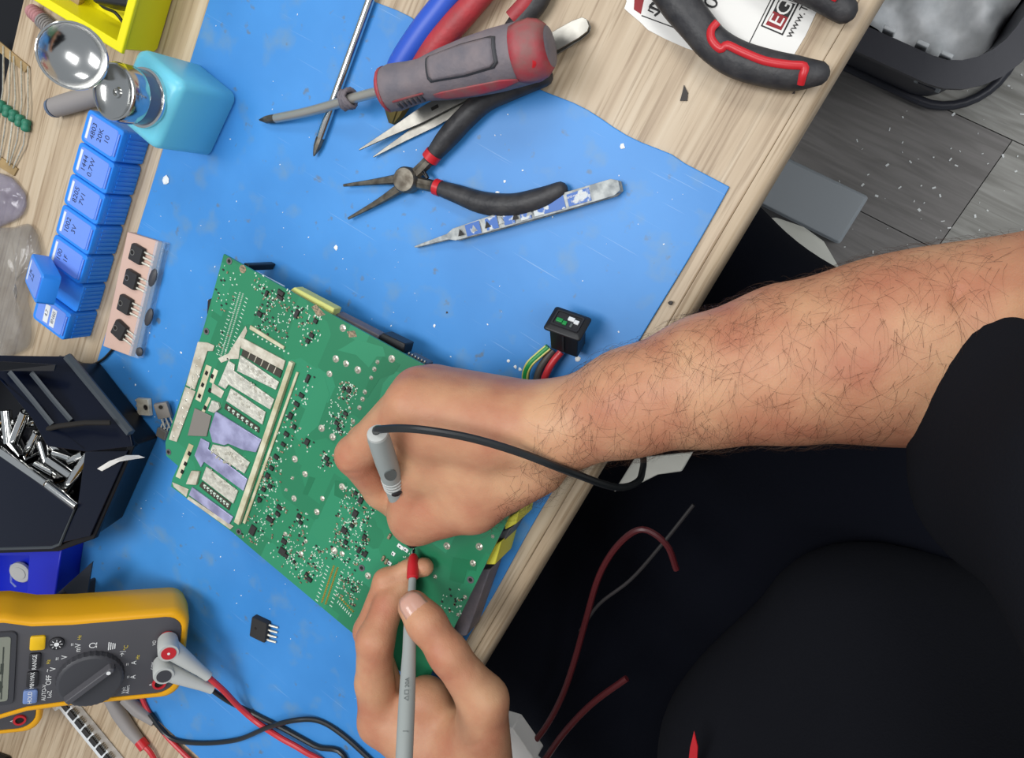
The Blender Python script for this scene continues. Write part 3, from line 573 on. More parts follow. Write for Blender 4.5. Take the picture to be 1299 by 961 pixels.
# dark hair on the right forearm
rng_ = np.random.default_rng(3); nrm = np.zeros_like(Vr); fn_ = np.cross(Vr[Fr[:, 1]] - Vr[Fr[:, 0]], Vr[Fr[:, 2]] - Vr[Fr[:, 0]])
for k in range(4): np.add.at(nrm, Fr[:, k], fn_)
nrm /= np.linalg.norm(nrm, axis=1)[:, None] + 1e-9
axis_d = np.array((P(1200, 440, 40) - P(716, 541, 74)).normalized())
cand = np.where((Vr[:, 0] > P(720, 541, 74).x - .01) & (Vr[:, 0] < P(1190, 440, 40).x) & (nrm[:, 2] > -.25))[0]
hv, hf = [], []
for i in rng_.choice(cand, 1700, replace=False):
    p = Vr[i].astype(float); n_ = nrm[i].astype(float); t = (p[0] + .065) / .14
    if rng_.random() < .35 * max(0, t): continue
    tang = np.cross(n_, axis_d); tang /= np.linalg.norm(tang) + 1e-9
    if tang[1] > 0: tang = -tang
    d = tang * rng_.uniform(.3, 1.1) - axis_d * rng_.uniform(-.3, .9) * 1.0 + rng_.normal(0, .35, 3); d -= n_ * (d @ n_); d /= np.linalg.norm(d) + 1e-9
    L = rng_.uniform(.008, .022); bend = rng_.normal(0, .8); sd = np.cross(n_, d); base = len(hv); r0 = .00006
    for s_ in range(5):
        u = s_ / 4; c = p + d * L * u + sd * bend * L * u * u * .5 + n_ * (.0002 + .0028 * math.sin(u * 2.0) - .004 * 0) - n_ * (L * u) ** 2 / .075
        rr = r0 * (1 - .75 * u)
        for a in range(3): hv.append(c + (math.cos(a * 2.094) * sd + math.sin(a * 2.094) * n_) * rr)
    for s_ in range(4):
        for a in range(3): hf.append((base + s_ * 3 + a, base + s_ * 3 + (a + 1) % 3, base + s_ * 3 + 3 + (a + 1) % 3, base + s_ * 3 + 3 + a))
b = MB(); b.v = [Vector(q) for q in hv]; b.f = hf; b.build('arm_hair', 'hair', person, kind='stuff', smooth=0)

# ------------------------------------------------------------------ test leads (plug, cable and probe are one thing)
def probe(th, tail, tip, sleeve, ptip, rmax, prof, s0):
    d = (tip - tail); L = d.length; d.normalize(); k = L
    b = MB(); b.lathe(tail, d, [(rmax * r_, L * z_) for r_, z_ in prof], 24)
    o = b.build('probe_handle', 'probe_grey', th, smooth=60)
    b = MB(); b.lathe(tail, d, [(rmax * .6, -.0022), (rmax * .86, -.0014), (rmax * .9, .0003)], 20); b.build('tail_ring', 'probe_light', o)
    b = MB(); b.lathe(tail + d * L * s0, d, [(rmax * .58, 0), (rmax * .80, .001), (rmax * .80, L * (.45 * (.975 - s0))), (rmax * .68, L * (.955 - s0)), (rmax * .45, L * (.970 - s0))], 16); b.build('sleeve', sleeve, o)
    b = MB(); b.lathe(tail + d * L * .955, d, [(.0016, 0), (.0015, L * .036), (.0008, L * .045)], 12); b.build('probe_tip', 'chrome', o)
    return o, d, L
# black lead: meter -> hand holding it from above
bl = thing('test_lead', 'black test lead from the yellow meter to the probe in the upper hand', 'test lead', P(205, 855, MT))
t0, t1 = P(479, 551, 121), P(525, 693, HB + .6)
po, d, L = probe(bl, t0, t1, 'plastic_black', 'chrome', .0061, [(.9, 0), (.97, .03), (1, .2), (.92, .36), (.9, .5), (1.0, .56), (1.04, .60), (1.04, .615), (.6, .62), (.55, .8)], .8)
u = (Vector((0, 0, H)) - t0); u = (u - d * u.dot(d)).normalized(); sdv = d.cross(u)
c = t0 + d * .031 + u * .0061; b = MB(); b.loft([[c + d * (.0052 * math.cos(a)) + sdv * (.0034 * math.sin(a)) + u * (z - .0008 * math.sin(a) ** 2) for a in [6.283 * k / 16 for k in range(16)]] for z in (0, .0006)]); b.build('finger_mark', 'print_grey', po)
c = t0 + d * .052 + u * .0062; b = MB(); b.loft([[c + d * (.0015 * math.cos(a)) + sdv * (.0030 * math.sin(a)) + u * (z - .0008 * math.sin(a) ** 2) for a in [6.283 * k / 12 for k in range(12)]] for z in (-.0004, .0006)]); b.build('finger_mark', 'button_black', po)
for k in range(4):
    b = MB(); b.lathe(t0 + d * (.043 + .0028 * k), d, [(.0057, 0), (.0061, .0005), (.0061, .0010), (.0057, .0015)], 20); b.build('grip_ring', 'probe_light', po)
back = -d
path = cr([t0 + d * .003, t0 + back * .004, P(486, 544, 128), P(510, 543, 129), P(545, 546, 126), P(600, 556, 118), P(660, 574, 108), P(720, 597, 92), P(784, 618, 45), P(784, 618, 45) + Vector((.006, -.002, -.04)), P(784, 618, 45) + Vector((-.012, -.01, -.08)), Vector((-.09, -.28, -.045)), Vector((-.09, -.5, -.045)), Vector((-.05, -.58, -.04)), Vector((-.03, -.59, -.005)), Vector((-.05, -.585, .006)), P(440, 968, MT + 3), P(400, 946, MT + 2.2), P(360, 924, MT + 2.2), P(318, 903, MT + 2.6), P(290, 889, 14), P(268, 874, 27)], 6)
b = MB(); b.tube(path, .0021, 10); b.build('cable', 'cable_black', bl)
# red lead: meter -> lower hand
rl = thing('test_lead', 'red test lead from the yellow meter to the red-tipped probe in the lower hand', 'test lead', P(214, 830, MT))
t0, t1 = P(511, 1000, 138), P(525, 696, 39.5)
po, d, L = probe(rl, t0, t1, 'red_plastic', 'chrome', .0047, [(.9, 0), (1, .03), (1.0, .3), (.94, .42), (.84, .52), (.86, .62), (.84, .74), (.55, .78), (.5, .86)], .85)
u = (Vector((0, 0, H)) - P(514, 880, 98)); u = (u - d * u.dot(d)).normalized()
Mx = frame(t0 + u * .00475, d, u)
b = MB(Mx); text(b, '\u25b3\u25a1 20A', 3.4, (PL(516, 874, Mx).x, 0.2, .25)); b.build('rating_print', 'print_grey', po, smooth=0)
b = MB(Mx); text(b, 'J', 3.4, (PL(513, 927, Mx).x, 0.2, .05)); b.build('rating_print', 'print_grey', po, smooth=0)
path = cr([t0 + d * .003, t0 - d * .01, P(500, 1090, 130), P(470, 1090, 30), P(430, 985, MT + 2.2), P(385, 952, MT + 6.2), P(355, 935, MT + 6.8), P(325, 915, MT + 4), P(302, 895, 12), P(284, 876, 22), P(264, 858, 30)], 6)
b = MB(); b.tube(path, .0023, 10); b.build('cable', 'cable_red', rl)
# ------------------------------------------------------------------ yellow multimeters
def copy_tree(o, parent=None):
    c = o.copy(); COL.objects.link(c); c.parent = parent
    for ch in list(o.children): copy_tree(ch, c)
    return c
Wv = Vector((-.26, .96, 0)).normalized(); Lh = Vector((-Wv.y, Wv.x, 0)); al = math.radians(48)
Lv = Lh * math.cos(al) + Vector((0, 0, math.sin(al))); Nv = Wv.cross(Lv)
MM = Matrix((Wv, Lv, Nv)).transposed().to_4x4(); MM.translation = P(236, 828, 29)
meter = thing('multimeter', 'yellow and grey multimeter propped up with two test plugs in its jacks', 'multimeter', MM @ Vector((0, .03, -.04)) * 1.0)
def hw(y): return float(np.interp(y, [0, 40, 80, 105, 122, 183], [40, 39.5, 38.5, 39.5, 44, 45]))
def mout(ins, z, y0=0, y1=183):
    pts = []; r = 13
    for k in range(7): a = math.pi / 2 * k / 6; pts.append((hw(y0) - ins - r + r * math.sin(a), y0 + ins + r - r * math.cos(a)))
    for y in (40, 60, 80, 95, 105, 114, 122, 150): pts.append((hw(y) - ins, y))
    for k in range(7): a = math.pi / 2 * k / 6; pts.append((hw(y1) - ins - r + r * math.cos(a), y1 - ins - r + r * math.sin(a)))
    full = pts + [(-x, y) for x, y in pts[::-1]]
    return [Vector((x, y, z)) for x, y in full]
b = MB(MM); b.loft([mout(5, -38), mout(1.5, -34), mout(0, -22), mout(0, -5), mout(1.2, 0), mout(3, 1.2), mout(5.0, .8), mout(5.6, -2)]); b.build('holster', 'meter_yellow', meter, smooth=50)
b = MB(MM); b.loft([mout(5.2, -2), mout(5.4, .2), mout(6.0, .5)]); face = b.build('face_panel', 'meter_grey', meter, smooth=30)
MF = MM @ Matrix.Translation((0, 0, .0006))
pt = lambda x, y, z=0: (lambda q: Vector((q.x, q.y, z)))(PL(x, y, MF))
# display
b = MB(MF); b.loft([ring3(rrect(62, 62, 4, cx=1, cy=144), 0), ring3(rrect(61, 61, 4, cx=1, cy=144), 1.2)]); fr = b.build('display_frame', 'dark_grey_plastic', meter)
b = MB(MF); b.loft([ring3(rrect(54, 48, 2, cx=1, cy=141), 1.1), ring3(rrect(54, 48, 2, cx=1, cy=141), 1.5)]); lc = b.build('display', 'lcd', meter)
b = MB(MF); text(b, 'OL', 22, (-8, 127, 1.6)); b.box((20, 139, 1.6), (1, 30, .1)); b.box((-2, 121, 1.6), (44, .8, .1)); b.build('display_digits', 'lcd_ink', lc, smooth=0)
# dial
dc = pt(115, 858); dz = 0
b = MB(MF); n = 72; ringp = lambda r, z, kn=0: [Vector((dc.x + (r + (kn if i % 2 else 0)) * math.cos(6.28318 * i / n), dc.y + (r + (kn if i % 2 else 0)) * math.sin(6.28318 * i / n), z)) for i in range(n)]
b.loft([ringp(22.5, 0, .5), ringp(22.0, 5, .5), ringp(20.5, 6.2), ringp(20, 6.3)]); dial = b.build('dial', 'dial_grey', meter, smooth=30)
q0, q1 = pt(85, 886, 6), pt(150, 838, 6); dd = (q1 - q0).normalized(); ss = Vector((-dd.y, dd.x, 0))
b = MB(MF); b.loft([[dc + dd * a + ss * c_ + Vector((0, 0, z)) for a, c_ in ((-20, -3.6), (19, -3.6), (21, 0), (19, 3.6), (-20, 3.6))] for z in (5.5,)] + [[dc + dd * a * .97 + ss * c_ * .55 + Vector((0, 0, 11.5)) for a, c_ in ((-20, -3.6), (19, -3.6), (21, 0), (19, 3.6), (-20, 3.6))]]); kb = b.build('dial_grip', 'meter_grey', dial, bevel=.0006)
b = MB(MF); b.lathe(dc + dd * 15.5 + Vector((0, 0, 11.2)), (0, 0, 1), [(1.5, 0), (1.5, .5)], 14); b.build('pointer_dot', 'print_white', dial)
# buttons
for (x, y, m, tx, wd, hh) in ((48, 814, 'button_yellow', '', 11.5, 9.5), (44.5, 837, 'button_black', 'RANGE', 13, 7.5), (41.5, 860, 'button_black', 'MIN MAX', 13, 7.5), (38.5, 882, 'button_blue', 'HOLD', 11.5, 9)):
    c = pt(x, y); b = MB(MF); b.loft([ring3(rrect(wd, hh, 1.6, cx=c.x, cy=c.y), 0), ring3(rrect(wd, hh, 1.6, cx=c.x, cy=c.y), 1.6), ring3(rrect(wd - 1.6, hh - 1.6, 1.2, cx=c.x, cy=c.y), 2.2)]); bt = b.build('button', m, meter)
    if tx: b = MB(MF); text(b, tx, 3.9, (c.x, c.y, 2.35), squash=.85 if tx == 'MIN MAX' else 1); b.build('button_print', 'print_white', bt, smooth=0)
c = pt(72, 815); b = MB(MF); b.lathe(c, (0, 0, 1), [(5.2, 0), (5.0, 1.4), (4.2, 1.9)], 20); bt = b.build('button', 'button_black', meter)
b = MB(MF); b.lathe(c + Vector((0, 0, 1.9)), (0, 0, 1), [(1.7, 0), (1.7, .2)], 12)
for k in range(8): a = k * math.pi / 4; b.box(c + Vector((math.cos(a) * 3.1, math.sin(a) * 3.1, 2.0)), (1.4, .5, .15), a)
b.build('button_print', 'print_white', bt, smooth=0)
# printing round the dial
pw, py_ = MB(MF), MB(MF)
for s_, x, y, sz in (('OFF', 62, 862, 5), ('AUTO-V', 56, 878, 3.8), ('LoZ', 63, 880, 3.8), ('V', 67.5, 848, 5.5), ('~', 60, 850, 5), ('V', 82, 833, 5.5), ('=', 73, 835, 5), ('mV', 99, 821, 5.5), ('=', 92, 817, 4.5), ('\u03a9', 119, 818, 7), ('\u2192|', 155, 829, 4.5), ('A', 170, 840, 5.2), ('=', 162, 842, 4.5), ('A', 169, 858, 5.2), ('=', 163, 858, 4.5), ('Volt', 157, 875, 3.6), ('Alert', 162, 874, 3.6), ('V\u03a9', 196, 815, 3.2), ('COM', 194, 844, 3), ('A', 191, 868, 3)):
    q = pt(x, y, .15); text(pw, s_, sz, (q.x, q.y, q.z))
for k in range(4): q = pt(138 + k * 2.6, 819, .15); pw.box(q, (7 - k * .8, .7, .1))
pw.build('face_print', 'print_white', face, smooth=0)
for s_, x, y, sz in (('Hz', 61.5, 839, 3.4), ('Hz', 101, 808, 3.4), ('\u00b0C', 160, 821, 4), ('Hz', 175, 833, 3.4)):
    q = pt(x, y, .15); text(py_, s_, sz, (q.x, q.y, q.z))
py_.build('face_print', 'print_yellow', face, smooth=0)
# jacks
def jack(c, m='red_plastic', par=meter):
    b = MB(MF); b.lathe(c, (0, 0, 1), [(5.2, 0), (5.0, 1.6), (3.4, 1.6), (3.4, .4)], 20, cap=False); j = b.build('jack', m, par)
    b = MB(MF); b.lathe(c, (0, 0, 1), [(3.4, .3), (3.4, .5)], 16); b.build('socket', 'hole_dark', j)
M20 = MF @ Matrix.Translation((0, 0, .021))
jr = PL(214, 829, M20); jb = PL(208, 858, M20); jr.z = jb.z = 0
jack(jr); jack(jb, 'plastic_black'); jack(pt(202, 866)); 
# kickstand behind
b = MB(MM); b.loft([[Vector((x, y, z)) for x, y in ((-28, 150), (4, 150), (4, 157), (-28, 157))] for z in (-36,)] + [[Vector((x, y, z)) for x, y in ((-24, 62), (0, 62), (0, 66), (-24, 66))] for z in (-118,)]); b.build('kickstand', 'dark_grey_plastic', meter, bevel=.001)
# plugs seated in the jacks belong to the two test leads
def plug(par, c, endpx, endh, m_end, dot):
    b = MB(MF); b.lathe(c, (0, 0, 1), [(4.2, .5), (4.4, 3), (7.2, 4), (7.6, 10), (7.6, 19), (7.0, 20.5)], 24); pl = b.build('plug', 'probe_light', par, smooth=50)
    b = MB(MF); b.lathe(c, (0, 0, 1), [(5.0, .2), (5.4, 3.8)], 20); b.build('plug_collar', 'red_plastic' if m_end == 'red_plastic' else 'plastic_black', pl)
    b = MB(MF); b.lathe(c, (0, 0, 1), [(5.3, 20.2), (5.3, 20.9)], 24); b.build('plug_end', m_end, pl)
    if dot: b = MB(MF); b.lathe(c, (0, 0, 1), [(1.0, 20.8), (1.0, 21.2)], 12); b.build('plug_dot', 'print_white', pl)
    a = MF @ (c * .001 + Vector((0, 0, .0125))); e = P(*endpx, endh); pth = [a + (e - a) * t for t in (0, .25, .5, .8, 1)]
    b = MB(); b.tube(pth, [.0076, .0068, .0056, .0042, .0038], 16); b.build('plug_boot', 'probe_light', pl)
plug(rl, jr, (265, 858), 30, 'red_plastic', True); plug(bl, jb, (270, 874), 27, 'dark_grey_plastic', False)
m2 = copy_tree(meter); sh = P(30, 911, 29) - P(202, 866, 29); m2.location = meter.location + sh
m2['label'] = 'second yellow multimeter at the lower left photo edge, mostly out of frame'; m2['group'] = 'yellow multimeters'; meter['group'] = 'yellow multimeters'
# leads of the second meter and other cables in the lower left
def cable(name, label, pts, r, m, parts=None, cat='cable'):
    t = thing(name, label, cat, Vector((pts[0].x, pts[0].y, min(q.z for q in pts)))); b = MB(); b.tube(cr(pts, 6), r, 10); b.build('cable', m, t); return t
HD = 5.0
t = cable('test_probe', 'grey test probe with red cable lying on the wood below the meter', [P(181, 944, HD + 1), P(192, 956, HD), P(205, 985, 4), P(215, 1030, 3)], .0023, 'cable_red', cat='test lead')
b = MB(); b.tube([P(134, 880, HD + 5), P(150, 903, HD + 2), P(165, 925, HD), P(180, 943, HD)], [.004, .0062, .0058, .0042], 16); b.build('probe_handle', 'rod_grey', t, smooth=60)
b = MB(); b.tube([P(177, 939, HD), P(184, 948, HD)], .0048, 14); b.build('collar', 'red_plastic', t)
t = cable('test_probe', 'grey test probe with black cable lying on the wood below the meter', [P(196, 915, HD), P(208, 928, HD - 1), P(228, 950, 3), P(260, 985, 3)], .0022, 'cable_black', cat='test lead')
b = MB(); b.tube([P(158, 885, HD + 4), P(175, 900, HD + 2), P(196, 916, HD)], [.005, .006, .0036], 16); b.build('probe_handle', 'rod_grey', t, smooth=60)
tag(MB().tube(cr([P(178, 880, 4), P(190, 905, 4), P(212, 934, 4.5), P(240, 962, 4.5), P(275, 995, 4.5)], 6), .0021, 10).build('cable', 'cable_red'), 'thin red cable crossing from under the meter to the photo edge', 'cable')
tag(MB().tube(cr([P(190, 905, 7), P(214, 934, MT + 2.2), P(250, 942, MT + 2.2), P(300, 938, MT + 2.2), P(340, 922, MT + 7), P(375, 913, MT + 7), P(405, 914, MT + 2.2), P(435, 932, MT + 2.2), P(475, 968, MT + 2.2), P(520, 1010, MT + 2.2)], 6), .0020, 10).build('cable', 'cable_black'), 'black cable curving across the blue mat below the meter', 'cable')
# clear tube of chips
t = thing('chip_tube', 'clear plastic tube holding a row of dark chips below the meter', 'chip tube', P(120, 930, 0))
Mt = frame(P(88, 884, 0), P(160, 972, 0) - P(88, 884, 0))
b = MB(Mt); b.loft([[Vector((x, y, z)) for y, z in ((-9, .3), (6, .3), (6, 8), (1, 10), (-4, 10), (-9, 8))] for x in (-4, 100)]); b.build('tube', 'tape_white', t, bevel=.0006)
for k in range(9):
    b = MB(Mt); b.box((6 + k * 10.5, 2.5, 9.2), (8.6, 6, 3.2)); ch = b.build('chip', 'chip_black', t, bevel=.0003)
    b = MB(Mt)
    for j in range(4): b.box((3.2 + k * 10.5 + j * 1.9, 7.2, 8.2), (.9, 2.6, 3.2))
    b.build('chip_pins', 'steel', ch, smooth=0)
b = MB(Mt); b.box((-2, -3, 10), (8, 12, 5)); b.build('end_stop', 'print_white', t, bevel=.001)
b = MB(); b.box(P(-30, 985, 18), (.06, .04, .035), .5); tag(b.build('black_case', 'case_black', bevel=.003), 'corner of a black case at the lower left photo corner', 'case')

mat('lid_steel', '#c4c4c2', rough=.16, metal=1)
# ------------------------------------------------------------------ cyan pump bottle
Mb = frame(Vector((-.4105, -.1175, MT * 0 + .002)), Vector((1, -.13, 0)))
Mb.translation.z = .0021
bot = thing('pump_bottle', 'square cyan solvent bottle with steel pump top and open flip lid', 'bottle', Mb.translation)
W_, D_ = 44, 50
b = MB(Mb); b.loft([ring3(rrect(W_ - 4, D_ - 4, 5, 5), 0), ring3(rrect(W_, D_, 6, 5), 2), ring3(rrect(W_, D_, 6, 5), 45), ring3(rrect(W_ - 2, D_ - 2, 6, 5), 48.5), ring3(rrect(W_ - 8, D_ - 8, 6, 5), 50.5), ring3(rrect(34, 34, 16.9, 5), 51.5)]); b.build('body', 'cyan_plastic', bot, smooth=60)
b = MB(Mb); b.lathe((0, 0, 51), (0, 0, 1), [(18.6, 0), (19, .5), (18.8, 2.5), (17.5, 3), (17.5, 3.2)], 40); b.build('neck_ring', 'chrome', bot, smooth=50)
b = MB(Mb); b.lathe((0, 0, 54), (0, 0, 1), [(17.3, 0), (17.3, 9)], 40); b.build('collar', 'smoke_plastic', bot)
b = MB(Mb); b.lathe((0, 0, 63), (0, 0, 1), [(17.6, 0), (18, .6), (18, 11), (17.2, 12.6), (16.2, 12.8), (15.0, 11.6), (8, 10.2), (3.5, 9.8), (3.4, 10.6), (2.2, 10.8), (1.8, 9.4), (0.2, 9.2)], 40); cup = b.build('pump_cup', 'lid_steel', bot, smooth=50)
lc_ = P(92.5, 71, 97); nv = (Vector((0, 0, H)) - lc_).normalized(); nv = (nv + Vector((-.05, 0, .1))).normalized()
b = MB(); b.lathe(lc_ - nv * .006, nv, [(.002, 0), (.009, .001), (.015, .0035), (.0182, .008), (.0188, .0085), (.0188, .0075), (.0184, .0074), (.0150, .0026), (.009, -.0003), (.002, -.0010)][::-1], 44); fl = b.build('flip_lid', 'lid_steel', bot, smooth=60)
b = MB(); u_ = nv.orthogonal().normalized(); v_ = nv.cross(u_); b.tube([lc_ + nv * .0022 + (u_ * math.cos(k * .1571) + v_ * math.sin(k * .1571)) * .0186 for k in range(41)], .0008, 8); b.build('lid_rim', 'chrome', fl)
hp = P(124, 90, 78); hd = (Vector((0, 1, 0)))
b = MB(); b.box(P(125.5, 90, 80), (.004, .010, .004), 0.2); b.build('hinge', 'probe_light', bot, bevel=.0006)

# ------------------------------------------------------------------ yellow parts bin
bn = thing('parts_bin', 'open yellow plastic parts bin behind the cyan bottle', 'parts bin', Vector((-.52, -.05, 0)))
def binring(x0, x1, y0, y1, z): return [Vector((x0, y0, z)), Vector((x1, y0, z)), Vector((x1, y1, z)), Vector((x0, y1, z))]
zr = .037; b = MB()
b.loft([binring(-.566, -.4665, -.0965, .10, .0005), binring(-.566, -.4655, -.0995, .102, .004), binring(-.574, -.4605, -.1025, .105, zr - .003), binring(-.577, -.4575, -.1045, .108, zr - .003), binring(-.577, -.4575, -.1045, .108, zr), binring(-.571, -.4645, -.0985, .101, zr), binring(-.562, -.470, -.0935, .094, .003)]); b.build('bin_body', 'yellow_bin', bn, bevel=.0008, smooth=30)
b = MB(); b.loft([[P(44, -10, 5), P(78, 24, 5), P(106, 16, 5), P(112, -20, 5), P(60, -50, 5)], [P(56, -14, 14), P(82, 14, 16), P(100, 8, 18), P(104, -20, 16), P(64, -40, 15)]]); tag(b.build('paper_envelope', 'tape_brown', bevel=.003, seg=3, sub=1), 'crumpled tan paper packet lying inside the yellow bin', 'packet')
b = MB(); b.box(P(158, -22, 20), (.034, .034, .022), .3); tag(b.build('black_module', 'plastic_black', bevel=.002), 'black plastic module inside the yellow bin', 'module')
tag(MB().tube(cr([P(118, -8, 14), P(130, 8, 12), P(146, 16, 12), P(158, 32, 8), P(160, 44, 5)], 6), .0012, 8).build('cable', 'cable_black'), 'thin black wire inside the yellow bin', 'cable')

b = MB(); b.box((-.662, -.2, -.03), (.1, 1.7, .04)); tag(b.build('dark_filler', 'case_black', bevel=.002), 'dark trough added along the back edge of the bench', 'filler')  # added dark box, keeps the lit floor behind the bench from showing
# pink and grey ridged rod, grey tube
t = thing('ridged_rod', 'pink and grey ridged rod lying behind the bottle lid', 'rod', P(55, 25, 0))
a0, a1 = P(40, 13, 5), P(90, 60, 5); dv = (a1 - a0)
b = MB(); b.tube([a0, a0 + dv * .28], .0052, 14); b.build('rod_tip', 'rod_pink', t)
b = MB(); pr_ = [(.0058, 0)]
for k in range(14): z = dv.length * (.28 + .7 * k / 14); pr_ += [(.0062, z), (.0062, z + .0014), (.0054, z + .0016), (.0054, z + .0022)]
b.lathe(a0, dv, pr_[1:], 14); b.build('rod_body', 'rod_grey', t)
for k in range(4):
    b = MB(); b.lathe(a0 + dv * (.03 + .06 * k), dv, [(.0052, 0), (.0058, .0006), (.0058, .0014), (.0052, .002)], 14); b.build('rod_rib', 'rod_pink', t)
t = thing('plastic_tube', 'grey translucent plastic tube lying beside the bottle', 'tube', P(100, 125, 0))
b = MB(); b.tube([P(70, 136, 7), P(80, 133, 7), P(140, 115, 7)], [.0072, .0076, .0076], 20); b.build('tube_body', 'rod_grey', t, smooth=50)
b = MB(); b.tube([P(66, 137.2, 7), P(69, 136.4, 7)], [.0070, .0074], 20); b.build('tube_end', 'smoke_plastic', t, smooth=50)

# ------------------------------------------------------------------ blue pill organiser
org = thing('pill_organizer', 'blue plastic seven-compartment organizer strip with one lid raised', 'organizer', Vector((-.468, -.245, 0)))
PX0, PX1, PY0, PY1 = -.4865, -.4495, -.3305, -.1545; ht = .0245
Mo = frame(Vector((PX0, PY1, .0001)), Vector((0, -1, 0)))      # x along the strip, y = +X of bench
Ln = (PY1 - PY0) * 1000; Wn = (PX1 - PX0) * 1000; pitch = Ln / 7
for k in range(7):
    x0 = k * pitch; rr = rrect(pitch - .6, Wn, 3.0, 3, cx=x0 + pitch / 2, cy=Wn / 2)
    b = MB(Mo); b.loft([ring3(rrect(pitch - .6, Wn - .6, 3, 3, cx=x0 + pitch / 2, cy=Wn / 2), 0), ring3(rr, ht * 1000 - 5), ring3(rr, ht * 1000 - 4.5)]); cp = b.build('compartment', 'blue_box', org, bevel=.0004)
    for j in range(6):
        b = MB(Mo); b.box((x0 + 3.4 + j * (pitch - 6.8) / 5, Wn - .2, 10), (2.0, 1.6, 17)); b.build('rib', 'blue_box', cp, smooth=0)
    M2 = Mo
    if k == 5:
        M2 = Mo @ Matrix.Translation((x0 * .001 - .009, .0025, ht + .009)) @ Matrix.Rotation(math.radians(24), 4, 'X') @ Matrix.Translation((-x0 * .001, 0, -ht + .006))
    h1 = ht * 1000
    b = MB(M2); b.loft([ring3(rr, h1 - (12 if k == 5 else 4.4)), ring3(rr, h1 - .6), ring3(rrect(pitch - 1.4, Wn - .8, 3, 3, cx=x0 + pitch / 2, cy=Wn / 2), h1)]); ld = b.build('lid', 'blue_box', org)
    b = MB(M2); b.loft([ring3(rrect(pitch - 5, Wn - 7, 2, 3, cx=x0 + pitch / 2, cy=Wn / 2 - .5), h1 - .2), ring3(rrect(pitch - 5.6, Wn - 7.6, 2, 3, cx=x0 + pitch / 2, cy=Wn / 2 - .5), h1 + .4)]); b.build('lid_window', 'blue_lid', ld)
    b = MB(M2); b.box((x0 + pitch / 2, Wn - 2.3, h1 + .4), (pitch - 8, 1.2, 1.4)); b.build('lid_tab', 'blue_lid', ld, bevel=.0003)
    if k < 6:
        w1, w2, w3 = [('4803', '20K', '10'), ('1444', '0.7W', ''), ('8205', '7V1', ''), ('1002', '3V', ''), ('100', '1F', ''), ('1R', '22', '')][k]
        b = MB(M2)
        for j, s_ in enumerate((w1, w2, w3)):
            if s_: text(b, s_, 6.2, (x0 + pitch / 2 + .3, 10.5 + j * 7, h1 + .5), rot=math.pi)
        b.build('marker_writing', 'marker_ink', ld, smooth=0)
        b = MB(M2); b.box((x0 + pitch / 2, 5.2, h1 + .45), (pitch - 9, 2.2, .2)); b.build('lid_strip', 'tape_white', ld, smooth=0)
    else:
        for j in (0, 1):
            b = MB(M2); b.box((x0 + pitch / 2 + .4, 14 + j * 7.5, h1 + .5), (15, 5.2, .3), .05); st = b.build('sticker', 'tape_white', ld)
            b = MB(M2); text(b, ('4.7', '8N60')[j], 4.6, (x0 + pitch / 2, 14 + j * 7.5, h1 + .75), rot=math.pi); b.build('marker_writing', 'marker_ink', st, smooth=0)
# ------------------------------------------------------------------ transistors
def transistor(label, M, w=15, l=13, th=4.5, pins=3, plen=8, tab=False, group='power transistors', face='chip_black', hole=True, name='power_transistor', tabm='steel'):
    """body in the frame M: pins along +x, body centred on origin, bottom at z=0"""
    t = thing(name, label, 'transistor', M.translation, group)
    b = MB(M); b.loft([ring3(rrect(l, w, .8, 2), .6), ring3(rrect(l, w, .8, 2), th * .55), ring3(rrect(l - .8, w - .8, .8, 2), th)]); bd = b.build('body', face, t, bevel=.0002)
    b = MB(M); b.loft([ring3(rrect(l + (6 if tab else -.6), w - .6, .8, 2, cx=-3 if tab else 0), 0), ring3(rrect(l + (6 if tab else -.6), w - .6, .8, 2, cx=-3 if tab else 0), .9)]); b.build('metal_tab', tabm, t)
    if hole:
        b = MB(M); b.lathe((-l * .25, 0, th), (0, 0, 1), [(2.3, -.1), (2.3, .15), (1.7, .15), (1.6, -.05)], 18); hr = b.build('hole_rim', 'steel', bd)
        b = MB(M); b.lathe((-l * .25, 0, th), (0, 0, 1), [(1.6, -.1), (1.6, .08)], 14); b.build('hole', 'hole_dark', bd)
    for k in range(pins):
        y = (k - (pins - 1) / 2) * w / (pins + .2); b = MB(M); b.tube([(l / 2 - .3, y, th * .45), (l / 2 + 2, y, th * .45), (l / 2 + 3.2, y, 1.2), (l / 2 + plen, y, .8)], .75, 6, flat=.5); b.build('pin', 'tinned', t)
    return t
tr = thing('transistor_tray', 'clear film tray with pink foam strip holding four transistors', 'tray', P(172, 370, 0))
q4 = [P(167, 294, MT), P(206, 306, MT), P(171, 451, MT), P(136, 438, MT)]
b = MB(); b.prism(q4, .004); b.build('foam_strip', 'foam_pink', tr, bevel=.0005)
b = MB(); b.prism([P(205, 305, MT), P(217, 308, MT), P(183, 454, MT), P(170, 450, MT)], .006); b.build('film_cover', 'clear_film', tr, bevel=.001)
for (x, y, k) in ((194, 352, 0), (189, 402, 1), (177, 446, 2)):
    b = MB(); b.ball(P(x, y, 8), .005, 10, (.7, 1.6 if k < 2 else .8, .35)); b.build('film_dent', 'dark_grey_plastic', tr)
for i, (x, y) in enumerate(((177, 322), (170, 354), (162, 386), (155, 418))):
    M = frame(P(x, y, MT + 4.1), P(206, 306, 0) - P(167, 294, 0) + Vector((0, -.006 if i < 3 else -.012, 0)))
    transistor(['topmost of four black transistors on the pink foam strip', 'second black transistor from the top on the pink foam strip', 'third black transistor from the top on the pink foam strip', 'lowest of four black transistors on the pink foam strip'][i], M, 13.5, 12, 4.2, group='transistors on the foam strip', plen=9)
